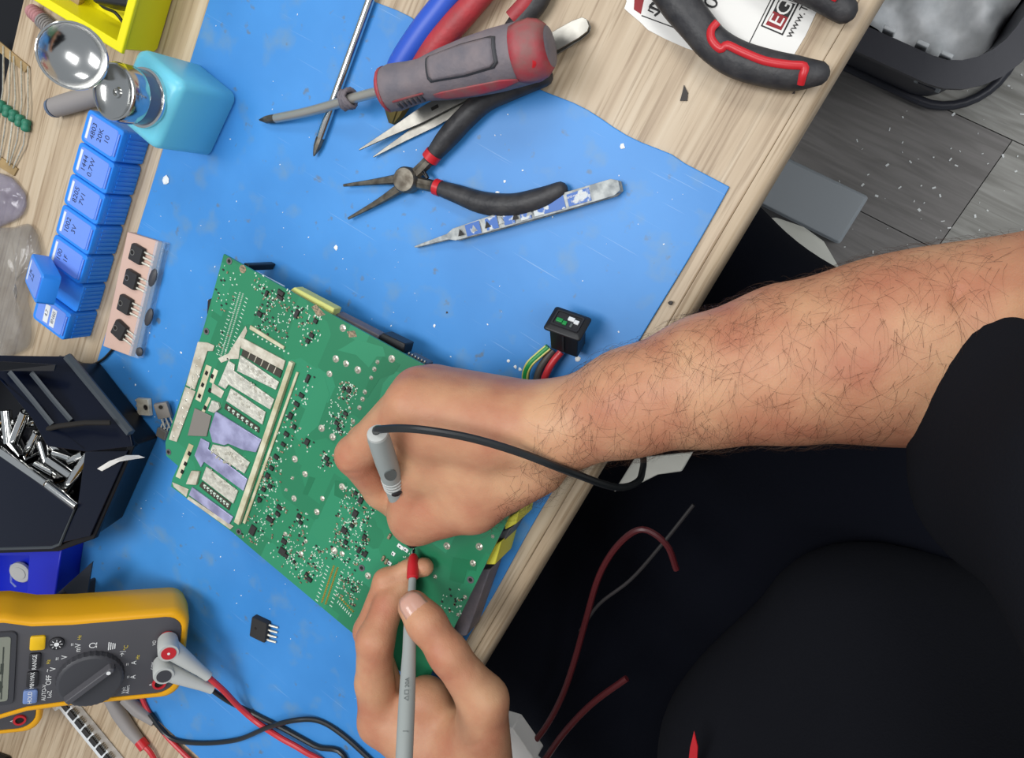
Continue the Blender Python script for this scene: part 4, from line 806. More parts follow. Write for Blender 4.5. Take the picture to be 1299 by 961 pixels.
# loose ones on the mat
transistor('steel-backed transistor lying face down left of the circuit board', frame(P(186, 515, MT), P(174, 514, 0) - P(186, 515, 0)), 14, 13, 4, group='loose transistors', face='silver_plate', plen=4)
Mq = frame(P(208, 519, MT + 5), P(214, 545, 0) - P(208, 519, 0), Vector((.45, .1, .9))); transistor('transistor leaning on its neighbour beside the board edge', Mq, 11, 13, 4, plen=9, group='loose transistors', face='grey_block')
transistor('transistor with scraped grey body next to the board corner', frame(P(209, 549, MT), P(213, 530, 0) - P(209, 549, 0)), 10, 8, 4, plen=7, group='loose transistors', face='grey_block', hole=False)
Mr = frame(P(333, 795, MT), P(352, 804, 0) - P(333, 795, 0))
t = thing('bridge_rectifier', 'square black four-legged rectifier lying alone on the mat', 'rectifier', Mr.translation)
b = MB(Mr); b.loft([ring3(rrect(15, 17.5, 1, 2), .2), ring3(rrect(15, 17.5, 1, 2), 4.6), ring3(rrect(14.4, 16.9, 1, 2), 5.2)]); b.build('body', 'chip_black', t)
b = MB(Mr); b.lathe((-2.5, .5, 5.2), (0, 0, 1), [(1.2, -.2), (1.2, .08)], 14); b.build('hole', 'hole_dark', t)
for k in range(4): b = MB(Mr); b.tube([(7, -6.6 + k * 4.4, 2.4), (9.5, -6.6 + k * 4.4, 2.4), (15, -6.6 + k * 4.4, 1)], .85, 8); b.build('pin', 'tinned', t)

# ------------------------------------------------------------------ taped resistors
t = thing('resistor_strip', 'strip of green axial resistors held between brown tapes', 'resistors', P(18, 130, 0))
for (pts) in ([(-6, 47), (38, 84), (33, 92), (-10, 58)], [(-8, 192), (24, 214), (19, 223), (-12, 204)]):
    b = MB(); b.prism([P(x, y, .3) for x, y in pts], .0012); b.build('tape', 'tape_brown', t, smooth=0)
for k in range(6):
    x, y = -6 + k * 8.0, 128 + k * 6.0; c0, c1 = P(x, y - 7, 3.4), P(x - 2, y + 9, 3.4)
    b = MB(); d_ = c1 - c0; b.lathe(c0, d_, [(.0012, 0), (.0031, .0008), (.0036, .003), (.0030, .005), (.0030, d_.length - .005), (.0036, d_.length - .003), (.0031, d_.length - .0008), (.0012, d_.length)], 14); rb = b.build('resistor', 'resistor_green', t, smooth=60)
    tx = -4 + k * 7.4; b = MB(); b.tube([c0, P(x + 2, y - 20, 3), P(tx + random.uniform(-3, 5), 52 + k * 6.4, 1.8)], .0007, 6); b.tube([c1, P(x - 4, y + 26, 3), P(-8 + k * 5 + random.uniform(-3, 3), 196 + k * 3.4, 1.8)], .0007, 6); b.build('lead', 'solder', rb, smooth=60)
# bags at the photo edge
def bag(name, label, pts, h, m, seed):
    rg = random.Random(seed); c = P(sum(x for x, y in pts) / len(pts), sum(y for x, y in pts) / len(pts), h * .8); rim = cr([P(x, y, .6) for x, y in pts] + [P(*pts[0], .6)], 5)[:-1]; rings = [rim]
    for k, s in enumerate((.97, .85, .62, .36, .12)): rings.append([c.lerp(q, s) * 1.0 + Vector((rg.uniform(-.001, .001), rg.uniform(-.001, .001), 0)) for q in rim]); 
    for k, hh in enumerate((.35, .7, .95, 1.1, 1.0)):
        rings[k + 1] = [Vector((q.x, q.y, h * .001 * hh * rg.uniform(.72, 1.12))) for q in rings[k + 1]]
    b = MB(); b.loft(rings); return tag(b.build(name, m, smooth=80, sub=1), label, 'bag')
bag('antistatic_bag', 'mauve antistatic bag at the left photo edge above the clear bag', [(-30, 215), (8, 219), (30, 236), (38, 258), (22, 282), (-30, 290)], 10, 'bag_purple', 2)
bag('clear_bag', 'crumpled clear grey plastic bag at the left photo edge', [(-40, 290), (20, 284), (46, 283), (58, 318), (50, 350), (40, 385), (44, 405), (36, 448), (-40, 452)], 16, 'bag_grey', 5)
tag(MB().tube(cr([P(76, 452, 3), P(95, 458, 3), P(113, 463, 3.5), P(130, 456, 3.5), P(142, 444, 3.5), P(150, 436, 3.2)], 6), .0011, 8).build('cable', 'cable_black'), 'short thin black wire between the black case and the transistor tray', 'cable')

# ------------------------------------------------------------------ black faceted case full of steel tubes
cs = thing('storage_case', 'black faceted plastic case with raised smoked lid, full of steel tubes', 'case', P(60, 600, MT))
HC = 38
rim = [(-70, 480), (-20, 470), (84, 460), (166, 566), (158, 585), (117, 680), (72, 696), (-60, 700), (-110, 600)]
rimw = [P(x, y, HC) for x, y in rim]; cen = sum(rimw, Vector()) / len(rimw)
def sc(s, z): return [Vector((cen.x + (q.x - cen.x) * s, cen.y + (q.y - cen.y) * s, z * .001)) for q in rimw]
b = MB(); b.loft([sc(.90, MT + .1), sc(.93, MT + 3), sc(1.0, HC - 5), sc(1.03, HC - 4), sc(1.03, HC), sc(.965, HC), sc(.90, 9)]); b.build('case_body', 'case_black', cs, bevel=.0008)
cov = [(-60, 548), (0, 572), (96, 645), (76, 690), (68, 693), (-50, 697), (-100, 610)]
b = MB(); b.prism([P(x, y, HC + .4) for x, y in cov], .002); cv = b.build('front_cover', 'navy_smoke', cs, bevel=.0005)
b = MB(); b.tube([P(-5, 568, HC + 2.4), P(96, 643, HC + 2.4), P(76, 690, HC + 2.4), P(66, 694, HC + 2.4), P(-40, 697, HC + 2.4)], .0013, 6); b.build('cover_rim', 'case_rib', cv)
b = MB(); b.prism([P(110, 572, HC + .4), P(164, 571, HC + .4), P(116, 679, HC + .4), P(78, 688, HC + .4), P(100, 644, HC + .4)], .0015); b.build('side_cover', 'navy_smoke', cs, bevel=.0004)
# raised lid: hinged along the far right edge, free edge lifted
hl = {'a': (88, 452, 44), 'b': (163, 543, 44), 'c': (168, 566, 45), 'd': (110, 573, 58), 'e': (60, 566, 70), 'f': (40, 530, 74), 'g': (0, 482, 78), 'h': (-40, 450, 78), 'i': (-30, 452, 55)}
L0 = [P(*hl[k]) for k in 'abcdefghi']; nl = Vector((0, 0, 1))
b = MB(); b.loft([[q - nl * .0025 for q in L0], L0]); ld = b.build('lid', 'navy_smoke', cs, bevel=.0005)
b = MB(); b.tube([P(86, 452, 45), P(126, 500, 45), P(166, 549, 45)], .0034, 6); b.build('hinge_rail', 'case_rib', ld)
b = MB(); b.tube([P(12, 472, 76), P(38, 503, 73), P(66, 538, 68)], .0026, 6, flat=.5); b.build('lid_rib', 'case_rib', ld)
b = MB(); b.tube([P(40, 473, 66), P(66, 505, 64), P(90, 533, 61)], .0026, 6, flat=.5); b.build('lid_rib', 'case_rib', ld)
b = MB(); b.tube([P(50, 546, 70), P(75, 540, 68), P(108, 536, 60), P(140, 536, 54)], .0019, 6, flat=.5); b.build('lid_ridge', 'hole_dark', ld)
b = MB(); b.prism([P(0, 470, 79), P(70, 470, 60), P(72, 462, 58), P(0, 458, 74)], .001); b.build('lid_bevel', 'case_black', ld, smooth=0)
q = [P(124, 594, HC + 3), P(140, 584, HC + 6), P(160, 577, HC + 8), P(176, 577, 40), P(184, 580, 36), P(170, 582, 38), P(152, 585, HC + 4), P(130, 597, HC + 2)]
b = MB(); b.loft([q, [v + Vector((0, 0, .0006)) for v in q]]); tag(b.build('paper_scrap', 'paper', smooth=0), 'torn white paper strip sticking out of the black case', 'paper')
tubes = [((-4, 569), (60, 613), 43, 3.4), ((18, 560), (33, 522), 33, 4.2), ((34, 576), (48, 548), 30, 3.8), ((84, 620), (118, 572), 33, 4.6), ((58, 612), (98, 642), 42, 3.2), ((62, 584), (95, 606), 30, 4.4), ((8, 520), (12, 562), 33, 4.4), ((46, 590), (70, 602), 28, 4.0), ((22, 535), (48, 536), 27, 4.2), ((52, 560), (60, 588), 24, 4.2), ((72, 608), (96, 600), 25, 4.0), ((30, 590), (55, 575), 23, 4.0), ((-20, 560), (5, 530), 28, 4.2), ((70, 575), (100, 585), 22, 4.2), ((38, 605), (66, 622), 22, 4.2), ((0, 545), (26, 580), 20, 4.2), ((60, 560), (85, 580), 18, 4.2), ((90, 585), (108, 575), 24, 4.0), ((20, 555), (40, 600), 14, 4.2), ((50, 600), (90, 625), 14, 4.2)]
for (a, c, h_, r_) in tubes:
    b = MB(); p0, p1 = P(*a, h_), P(*c, h_ + random.uniform(-2, 2)); d_ = p1 - p0; r = r_ * .00098
    b.lathe(p0, d_, [(r * .7, .004), (r * .7, 0), (r, .0002), (r, d_.length - .0002), (r * .7, d_.length), (r * .7, d_.length - .004)], 16)
    tag(b.build('steel_tube', 'chrome', smooth=40), 'short bare steel tube lying in the black case', 'tube', 'steel tubes in the black case')
mat('wedge_slate', '#222935', rough=.5)
# dark blue tray behind the meter, dark wedge
bt = thing('parts_tray', 'deep blue plastic tray behind the yellow meter', 'tray', P(30, 735, MT))
zt = 28
b = MB(); o_ = [P(-60, 700, zt), P(78, 697, zt), P(68, 770, zt), P(-60, 790, zt)]; i_ = [P(-50, 705, zt), P(42, 702, zt - 4), P(38, 765, zt - 4), P(-50, 780, zt)]
c_ = sum(o_, Vector()) / 4; lo_ = [Vector((c_.x + (q.x - c_.x) * .93, c_.y + (q.y - c_.y) * .93, .0022)) for q in o_]
b.loft([lo_, [Vector((q.x, q.y, zt * .001)) for q in o_], [Vector((q.x, q.y, zt * .001)) for q in i_], [Vector((q.x, q.y, .006)) for q in i_]]); b.build('tray_body', 'deep_blue', bt, bevel=.001)
t = thing('coin_cell_pack', 'round silver cell in clear wrap lying in the deep blue tray', 'battery', P(26, 726, 8))
b = MB(); b.lathe(P(28, 724, 8), (.3, 0, 1), [(.0095, 0), (.010, .0006), (.010, .003), (.0092, .0036), (.006, .0036), (.006, .0042)], 30); b.build('cell', 'probe_light', t)
b = MB(); b.tube([P(14, 716, 12), P(14, 738, 12), P(20, 744, 12)], .0008, 6); b.build('wrap_edge', 'clear_film', t)
Wd = [P(60, 768, MT), P(112, 774, MT), P(117, 722, 34), P(74, 760, 16)]
b = MB(); o_ = [P(60, 764, 30), P(117, 713, 37), P(107, 774, 24)]; b.loft([[v + Vector((-.001, 0, -.002)) for v in o_], o_]); b.v += []; tag(b.build('plastic_wedge', 'wedge_slate', smooth=0), 'dark triangular plastic wedge standing behind the meter', 'wedge')

# ------------------------------------------------------------------ power switch with wires
sw = thing('power_switch', 'black panel-mount rocker switch standing on the mat with three wires', 'switch', P(708, 440, MT))
Tz = [P(690, 381, 38), P(744, 404, 38), P(748, 437, 36), P(688, 414, 36)]
tl, tr_, br, blx = P(702, 382, 40), P(744, 400, 40), P(747, 434, 38), P(690, 408, 38)
cx_ = P(720, 407, 27); xa = (P(744, 402, 27) - P(692, 384, 27)).normalized(); hu = Vector((0, 0, 1)).cross(xa).normalized(); za = (hu * .72 + Vector((0, 0, .70))).normalized(); ya = za.cross(xa)
Ms = Matrix((xa, ya, za)).transposed().to_4x4(); Ms.translation = cx_
b = MB(Ms); b.loft([ring3(rrect(23, 17.5, 1.5, 2), -3.5), ring3(rrect(23.5, 18, 1.5, 2), -2.4), ring3(rrect(22.5, 17, 1.5, 2), -1.6), ring3(rrect(18, 12, 1, 2), -.6)]); b.build('bezel', 'plastic_black', sw, bevel=.0003)
b = MB(Ms); b.loft([ring3(rrect(18, 12.5, .6, 2), -3.5), ring3(rrect(17.6, 12, .6, 2), -24)]); b.build('housing', 'plastic_black', sw, bevel=.0004)
b = MB(Ms); b.loft([ring3(rrect(17.5, 11.5, 1, 2), -.8), ring3(rrect(17, 11, 1, 2), .6), ring3(rrect(15.2, 9.4, .8, 2), .6), ring3(rrect(15, 9.2, .8, 2), -.4)]); b.build('rocker_frame', 'rubber_black', sw)
for x, y, w_, m in ((-4.6, -1.2, 4, 'cable_green'), (-1.0, -2.0, 2.6, 'cable_green'), (1.6, 2.0, 4, 'tape_white'), (5.2, 1.0, 3, 'tape_white'), (3.2, -2.2, 1.4, 'print_grey')):
    b = MB(Ms); b.box((x, y, 0), (w_, 2.6, 1.2)); b.build('rocker_symbol', m, sw, bevel=.0003)
b = MB(Ms); b.box((0, -6.6, -13), (1.2, .8, 16)); b.build('housing_ridge', 'rubber_black', sw)
for (pts, m, lbl) in (([(696, 440, 10), (683, 451, 11), (672, 462, 12), (667, 476, 10), (668, 496, 8), (672, 530, 6)], 'cable_green', 'green wire with yellow stripe'), ([(702, 444, 8), (692, 456, 9), (684, 470, 9), (680, 490, 8), (682, 530, 6)], 'cable_grey', 'grey wire'), ([(712, 446, 9), (702, 458, 10), (694, 472, 10), (690, 488, 8), (692, 530, 6)], 'cable_red', 'red wire')):
    b = MB(); pp = cr([P(*q) for q in pts], 6); b.tube(pp, .0023, 12); o = b.build('wire', m, sw, label=lbl)
    if m == 'cable_green':
        for s_ in (-1, 1): b = MB(); b.tube([q + Vector((s_ * .0016, 0, .0012)) for q in pp], .0008, 6); b.build('stripe', 'stripe_yellow', o)
# ------------------------------------------------------------------ hand tools
def tool(name, label, cat, px, h=0): return thing(name, label, cat, P(*px, h))
# long-nose pliers
t = tool('long_nose_pliers', 'open long-nose pliers with charcoal grips and red collars', 'pliers', (560, 230), MT)
b = MB(); b.tube(cr([P(436, 235, 7), P(480, 230, 7.5), P(510, 226, 8), P(530, 222, 8.5)], 4), crs([.9e-3, 2.2e-3, 3.6e-3, 4.6e-3], 4), 8, up=(0, 0, 1), flat=.9); b.build('jaw', 'worn_steel', t, smooth=40)
b = MB(); b.tube(cr([P(442, 277, 6), P(480, 256, 6.5), P(510, 237, 7.5), P(530, 224, 7.5)], 4), crs([.9e-3, 2.2e-3, 3.6e-3, 4.6e-3], 4), 8, up=(0, 0, 1), flat=.9); b.build('jaw', 'worn_steel', t, smooth=40)
b = MB(); b.lathe(P(521, 229, MT + 2), (0, 0, 1), [(.0075, 0), (.0082, .001), (.0082, .008), (.0072, .0095), (.004, .010)], 24); b.build('pivot', 'worn_steel', t, smooth=40)
b = MB(); b.tube(cr([P(521, 226, 8), P(540, 208, 8), P(548, 198, 8)], 4), .0038, 8); b.build('handle_neck', 'worn_steel', t, smooth=40)
b = MB(); b.tube(cr([P(521, 230, 7), P(545, 235, 7), P(560, 239, 7)], 4), .0038, 8); b.build('handle_neck', 'worn_steel', t, smooth=40)
b = MB(); b.tube(cr([P(547, 200, 8), P(568, 174, 8.5), P(590, 150, 8.5), P(615, 128, 8.5), P(650, 113, 8.5), P(690, 98, 8.5)], 5), crs([.0048, .0066, .0068, .0068, .0062, .0055], 5), 12, rnd=True); b.build('grip', 'rubber_charcoal', t, smooth=60)
b = MB(); b.tube(cr([P(553, 237, 7.5), P(580, 246, 8), P(612, 257, 8), P(650, 260, 8), P(685, 252, 8), P(710, 241, 8)], 5), crs([.0045, .0058, .0068, .007, .0066, .005], 5), 12, rnd=True); b.build('grip', 'rubber_charcoal', t, smooth=60)
b = MB(); b.tube([P(545, 202, 8), P(551, 194, 8.3)], .0056, 12); b.build('collar', 'red_plastic', t)
b = MB(); b.tube([P(552, 236.5, 7.5), P(559, 239, 7.6)], .0052, 12); b.build('collar', 'red_plastic', t)
b = MB()
for k in range(4): b.tube([P(534 + k * 2, 212 + k * 3, 9.5), P(538 + k * 1.5, 220 + k * 2, 9.5)], .0012, 6)
b.build('spring', 'plastic_black', t)
# blue-painted tweezers
Mt = frame(P(530, 313, MT), P(790, 236, MT) - P(530, 313, MT)); LT = (P(790, 236, MT) - P(530, 313, MT)).length * 1000
t = thing('painted_tweezers', 'fine-tipped tweezers with chipped blue and white paint', 'tweezers', P(660, 274, MT))
prof = [(0, .5), (14, 1.2), (26, 1.8), (31, 3.8), (60, 4.6), (105, 5.0), (LT - 4, 4.8), (LT, 2.8)]
for z0, z1, nm in ((3.2, 4.4, 'upper_arm'), (.3, 1.5, 'lower_arm')):
    b = MB(Mt); dzf = lambda x: (4.4 * min(1, x / 40) if nm == 'upper_arm' else 0)
    b.loft([[Vector((x, y, z + dzf(x) * .9)) for x, y in [(x, w_) for x, w_ in prof] + [(x, -w_) for x, w_ in prof[::-1]]] for z in (z0, z1)]); o = b.build(nm, 'tweezer_white', t, bevel=.0002)
    if nm == 'upper_arm':
        for k, (a0, a1) in enumerate(((40, 50), (54, 62), (66, 73), (77, 84), (86, 106), (108, 122))):
            b = MB(Mt); b.prism([Vector((a0, -3.6, z1 + 4.02)), Vector((a1, -3.9, z1 + 4.02)), Vector((a1, 3.8, z1 + 4.02)), Vector((a0, 3.4, z1 + 4.02))], .08); b.build('paint_patch', 'tweezer_blue', o, smooth=0)
        for k in range(6):
            x = 34 + k * 9.4; b = MB(Mt); b.prism([Vector((x, -2, z1 + 4.15)), Vector((x + 4.4, -2, z1 + 4.15)), Vector((x + 2.2, 2.2, z1 + 4.15))], .08); b.build('triangle_mark', 'ink_black' if k % 2 == 0 else 'tweezer_white', o, smooth=0)
        b = MB(Mt); text(b, 'anti-magnetic', 2.2, (114, 1.6, z1 + 4.3)); text(b, 'tweezers', 2.2, (114, -1.2, z1 + 4.3)); b.build('print', 'print_white', o, smooth=0)
b = MB(Mt); b.box((LT - 6, 0, 4), (10, 7, 6.5)); b.build('weld', 'tweezer_white', t, bevel=.0005)
# plain steel tweezers under the screwdriver
t = thing('steel_tweezers', 'plain steel tweezers passing under the thick screwdriver', 'tweezers', P(600, 110, MT))
for k, (tp, h_) in enumerate((((456, 190, 6)), ((472, 200, 3.5))) if False else (((456, 190), 8), ((474, 199), 4.5))):
    a0 = P(*tp, h_); a1 = P(744, 27, 11); dv = a1 - a0; Ln = dv.length * 1000; Mx = frame(a0, dv); pf = [(0, .4), (25, 2.2), (48, 4.4), (80, 5.2), (Ln - 8, 5.2), (Ln - 2, 4.2), (Ln, 2)]
    b = MB(Mx); b.loft([[Vector((x, y, z)) for x, y in [(x, w_) for x, w_ in pf] + [(x, -w_) for x, w_ in pf[::-1]]] for z in (-.6, .6)]); o = b.build('arm', 'steel', t, bevel=.0002)
    if k == 0: b = MB(Mx); b.box((60, 0, .7), (5, 2.0, .3)); b.build('slot', 'hole_dark', o)
# pliers with a blue and a red handle
t = tool('side_cutters', 'cutters with one blue and one red handle, under the screwdriver', 'cutters', (545, 90), MT)
b = MB(); b.tube(cr([P(606, -55, 11), P(566, 0, 10.5), P(534, 42, 10), P(506, 85, 9), P(497, 112, 8)], 5), crs([.0075, .0078, .0082, .0078, .006], 5), 14, flat=.85, up=(0, 0, 1)); b.build('handle', 'blue_rubber_grip', t, smooth=60)
b = MB(); b.tube(cr([P(640, -40, 12), P(600, 5, 11), P(570, 38, 10), P(547, 66, 9), P(520, 105, 8)], 5), crs([.0065, .0075, .008, .0078, .006], 5), 14, flat=.85, up=(0, 0, 1)); b.build('handle', 'red_rubber', t, smooth=60)
b = MB(); b.tube([P(508, 98, 11), P(505, 120, 9), P(498, 140, 7), P(496, 156, 5)], [.0065, .0078, .0062, .0018], 8, up=(0, 0, 1), flat=.7); b.build('jaw', 'brass', t, smooth=30)
b = MB(); b.tube([P(516, 104, 11), P(514, 122, 8), P(505, 142, 6), P(498, 156, 4)], [.006, .007, .0052, .0018], 8, up=(0, 0, 1), flat=.7); b.build('jaw', 'brass', t, smooth=30)
t = tool('red_handled_tool', 'red and black handle poking out behind the thick screwdriver', 'tool', (668, 12), 0)
b = MB(); b.tube(cr([P(700, -40, 8), P(682, 0, 8), P(664, 22, 8), P(648, 45, 8)], 5), .0066, 14); b.build('grip', 'rubber_charcoal', t, smooth=60)
b = MB(); b.tube(cr([P(690, -40, 11), P(672, -2, 11), P(650, 24, 11)], 5), .0052, 12); b.build('grip_inlay', 'red_rubber', t, smooth=60)
# slim phillips screwdriver shaft
t = tool('slim_screwdriver', 'slim chrome phillips screwdriver lying on the mat, handle out of frame', 'screwdriver', (430, 110), MT)
a0, a1 = P(398, 198, 5.5), P(474, -12, 5.5); dv = (a1 - a0).normalized(); L_ = (a1 - a0).length
b = MB(); b.lathe(a0, dv, [(.0004, 0), (.0012, .002), (.0026, .007), (.0028, .013), (.0028, .0135)], 8); b.build('bit', 'worn_steel', t, smooth=20)
b = MB(); b.lathe(a0, dv, [(.0028, .0132), (.0029, .014), (.0029, L_ + .02)], 16); b.build('shaft', 'chrome', t)
b = MB(); b.lathe(a0 + dv * (L_ + .015), dv, [(.004, 0), (.008, .006), (.009, .02), (.009, .08), (.006, .09)], 16); b.build('handle', 'red_plastic', t)
# thick screwdriver
t = tool('thick_screwdriver', 'stubby worn screwdriver with fat grey and red handle', 'screwdriver', (590, 90), 8)
e0, e1 = P(486, 115, 33), P(700, 58, 33); ax = (e1 - e0).normalized(); Lh_ = (e1 - e0).length; Lm = Lh_ * 1000
upc = Vector((0, 0, H)) - (e0 + e1) / 2; upc = (upc - ax * upc.dot(ax)).normalized(); Msd = frame(e0, ax, upc)
pr_ = [(9.5, 0), (12.5, 2), (13.5, 8), (12.2, 20), (11.8, 27), (14, 40), (16, 58), (16.8, 74), (16.6, 88), (16.2, 98), (14.5, Lm - 5), (10.5, Lm - .8), (6, Lm)]
pr_ = [(r, z * 1.0) for r, z in pr_]
b = MB(Msd); b.lathe((0, 0, 0), (1, 0, 0), pr_, 32); hd_ = b.build('handle', 'grey_rubber', t, smooth=60)
def patch(name, m, pts, off, par=hd_, th=.7):
    """panel wrapped on the handle: pts in (x mm, angle deg) outline, filled as a grid between two x-curves"""
    b = MB(Msd); rad = lambda x: float(np.interp(x, [z for r, z in pr_], [r for r, z in pr_])) + off; rows = []
    for (x, a0_, a1_) in pts:
        rows.append([Vector((x, rad(x) * math.sin(math.radians(a0_ + (a1_ - a0_) * k / 10)), rad(x) * math.cos(math.radians(a0_ + (a1_ - a0_) * k / 10)))) for k in range(11)])
    b.loft(rows, False, False, closed=False); return b.build(name, m, par, solid=th * .001, smooth=60)
patch('end_cap', 'dusty_red', [(88, -52, 60), (92, -68, 75), (97, -80, 88), (102, -85, 92), (Lm - 4, -88, 95), (Lm - 1, -90, 95)], .15)
b = MB(Msd); b.lathe((Lm - 9, -5.5, 13.2), (.25, -.35, 1), [(2.7, -.6), (2.6, 1.6), (2.0, 1.8)], 16); b.build('hang_hole', 'red_plastic', hd_)
patch('grip_panel', 'grey_rubber', [(38, 5, 46), (40, -6, 50), (60, -10, 48), (76, -8, 44), (79, -2, 40)], .6)
patch('panel_groove', 'dark_grey_plastic', [(36.5, 0, 50), (38, -10, 54), (60, -14, 52), (78, -12, 48), (81, -4, 44)], .05)
patch('side_inlay', 'dusty_red', [(36, -50, -40), (42, -62, -36), (60, -66, -34), (78, -60, -36), (88, -50, -44)], .25)
patch('front_band', 'dusty_red', [(.5, -95, 95), (2.2, -95, 95), (4, -60, 95)], .15)
for k in range(6): patch('grip_tooth', 'dark_grey_plastic', [(12 + k * 3.0, -62, -40), (13.2 + k * 3.0, -62, -40)], .5)
patch('grip_line', 'dusty_red', [(10, -34, -30), (20, -36, -31), (30, -35, -31)], .2)
b = MB(); sp_ = cr([e0 + ax * .004, P(462, 121, 26), P(440, 127, 22), P(415, 135, 17), P(385, 143, 12), P(350, 150, 7)], 5); b.tube(sp_, .0031, 14); b.build('shaft', 'shaft_steel', t, smooth=60)
b = MB(); b.tube([P(350, 150, 7), P(338, 151.5, 6), P(329, 152, 5.5)], [.0031, .0026, .0005], 8); b.build('bit', 'worn_steel', t, smooth=25)
tw = thing('twisted_wire', 'grey twisted wire ring wrapped round the screwdriver shaft', 'wire', P(440, 124, 12)); b = MB(); c0 = P(440, 126, 22); dsh = (P(462, 121, 20) - P(415, 135, 14)).normalized(); u_ = dsh.orthogonal().normalized(); v_ = dsh.cross(u_)
b.tube([c0 + dsh * (.0042 * (k / 40 - .5) + .0008 * math.sin(k * 1.3)) + (u_ * math.cos(k * .62) + v_ * math.sin(k * .62)) * (.0052 + .0006 * math.sin(k * 2.1)) for k in range(62)], .0013, 8); b.build('wire_coil', 'grey_rubber', tw, smooth=60)
# red and black pliers at the bench front
t = tool('gripped_pliers', 'large pliers with black and red moulded grips on the paper sheet', 'pliers', (940, 60), 1)
g1 = [(840, -18, 12), (862, 5, 12), (884, 32, 12), (905, 56, 12), (935, 75, 12), (975, 87, 12), (1010, 93, 12), (1036, 93, 12)]
b = MB(); b.tube(cr([P(*q) for q in g1], 5), crs([.0082, .0098, .0092, .0090, .0094, .0092, .0086, .0064], 5), 16, up=(0, 0, 1), flat=.85, rnd=True); gp = b.build('grip', 'rubber_charcoal', t, smooth=60)
b = MB(); b.tube(cr([P(*q) for q in ((910, 28, 18.5), (902, 38, 19.5), (903, 51, 20), (914, 62, 20), (922, 57, 20.2), (940, 65, 20.4), (970, 77, 20.2), (1000, 82, 19.8), (1020, 84, 19), (1018, 96, 18.6), (1015, 107, 16))], 4), .0021, 8, up=(0, 0, 1), flat=.6); b.build('grip_inlay', 'red_plastic', gp, smooth=60)
b = MB(); b.tube(cr([P(*q) for q in ((960, -60, 12), (1000, -34, 12), (1040, -12, 12), (1070, 12, 12))], 5), crs([.009, .0095, .0092, .0068], 5), 16, up=(0, 0, 1), flat=.85, rnd=True); gp = b.build('grip', 'rubber_charcoal', t, smooth=60)
b = MB(); b.tube(cr([P(*q) for q in ((1015, -34, 19.8), (1042, -16, 20), (1062, -4, 19.6), (1056, -12, 19.8))], 5), .0024, 8, up=(0, 0, 1), flat=.5); b.build('grip_inlay', 'red_plastic', gp, smooth=60)
b = MB(); b.lathe(P(900, -70, 2), (0, 0, 1), [(.016, 0), (.017, .002), (.017, .014), (.012, .016)], 24); b.build('pivot', 'worn_steel', t, smooth=40)
b = MB(); b.tube([P(900, -70, 10), P(850, -25, 11)], .007, 10); b.tube([P(900, -70, 10), P(965, -62, 11)], .007, 10); b.build('neck', 'worn_steel', t, smooth=40)
# printed sheet below it
Mp = frame(P(900, 30, .2), Vector((1, 0, 0)))
t = thing('printed_sheet', 'torn white printed sheet with red and black logo under the pliers', 'paper', P(915, 30, .2))
sh = [(786, -40), (795, 2), (792, 11), (800, 18), (812, 28), (822, 38), (845, 50), (870, 61), (898, 70), (940, 74), (975, 73), (1007, 70), (1022, 45), (1035, 17), (1062, -40)]
b = MB(); b.prism([P(x, y, .2) for x, y in sh], .0003); shp = b.build('sheet', 'paper', t, smooth=0)
def flat(name, m, pts, h=.6): b = MB(); b.prism([P(x, y, h) for x, y in pts], .00005); return b.build(name, m, shp, smooth=0)
flat('red_strip', 'logo_red', [(806, -20), (821, -20), (813, 18), (804, 12)])
flat('ruled_line', 'ink_black', [(814, 19), (876, 42), (875.6, 43.4), (813.6, 20.4)]); flat('ruled_line', 'ink_black', [(977, 0), (978.4, 0), (950, 57), (948.6, 57)])
flat('logo_frame', 'ink_black', [(984, -6), (965, 33), (993, 45), (1014, 4)], .62); flat('logo_field', 'paper', [(985.5, -4), (967.5, 32), (992, 42.4), (1011.5, 4)], .7); flat('logo_block', 'logo_red', [(981, 14), (971, 31), (991, 38.5), (1000, 22.5)], .78); flat('logo_block', 'ink_black', [(987.5, 0), (981, 14), (1000, 22.5), (1009, 5)], .78)
rd = P(1003, 8, 0) - P(985, 40, 0); rot = math.atan2(rd.y, rd.x)
def ptxt(s_, size, x, y, m, h=.9): b = MB(Mp); q = PL(x, y, Mp); text(b, s_, size, (q.x, q.y, h - .2), rot); b.build('printed_text', m, shp, smooth=0)
ptxt('E', 10.5, 986, 26.5, 'paper'); ptxt('G', 10.5, 995, 10.5, 'paper'); ptxt('www.Th', 5.6, 1013, 24, 'ink_black'); ptxt('m', 8, 827, 9, 'ink_black'); ptxt('0', 11, 903, 4, 'ink_black')
b = MB(); b.tube(cr([P(823, -4, .9), P(832, 2, .9), P(824, 8, .9), P(836, 14, .9), P(830, 20, .9)], 4), .0006, 6, flat=.3); b.build('pen_stroke', 'ink_black', shp)

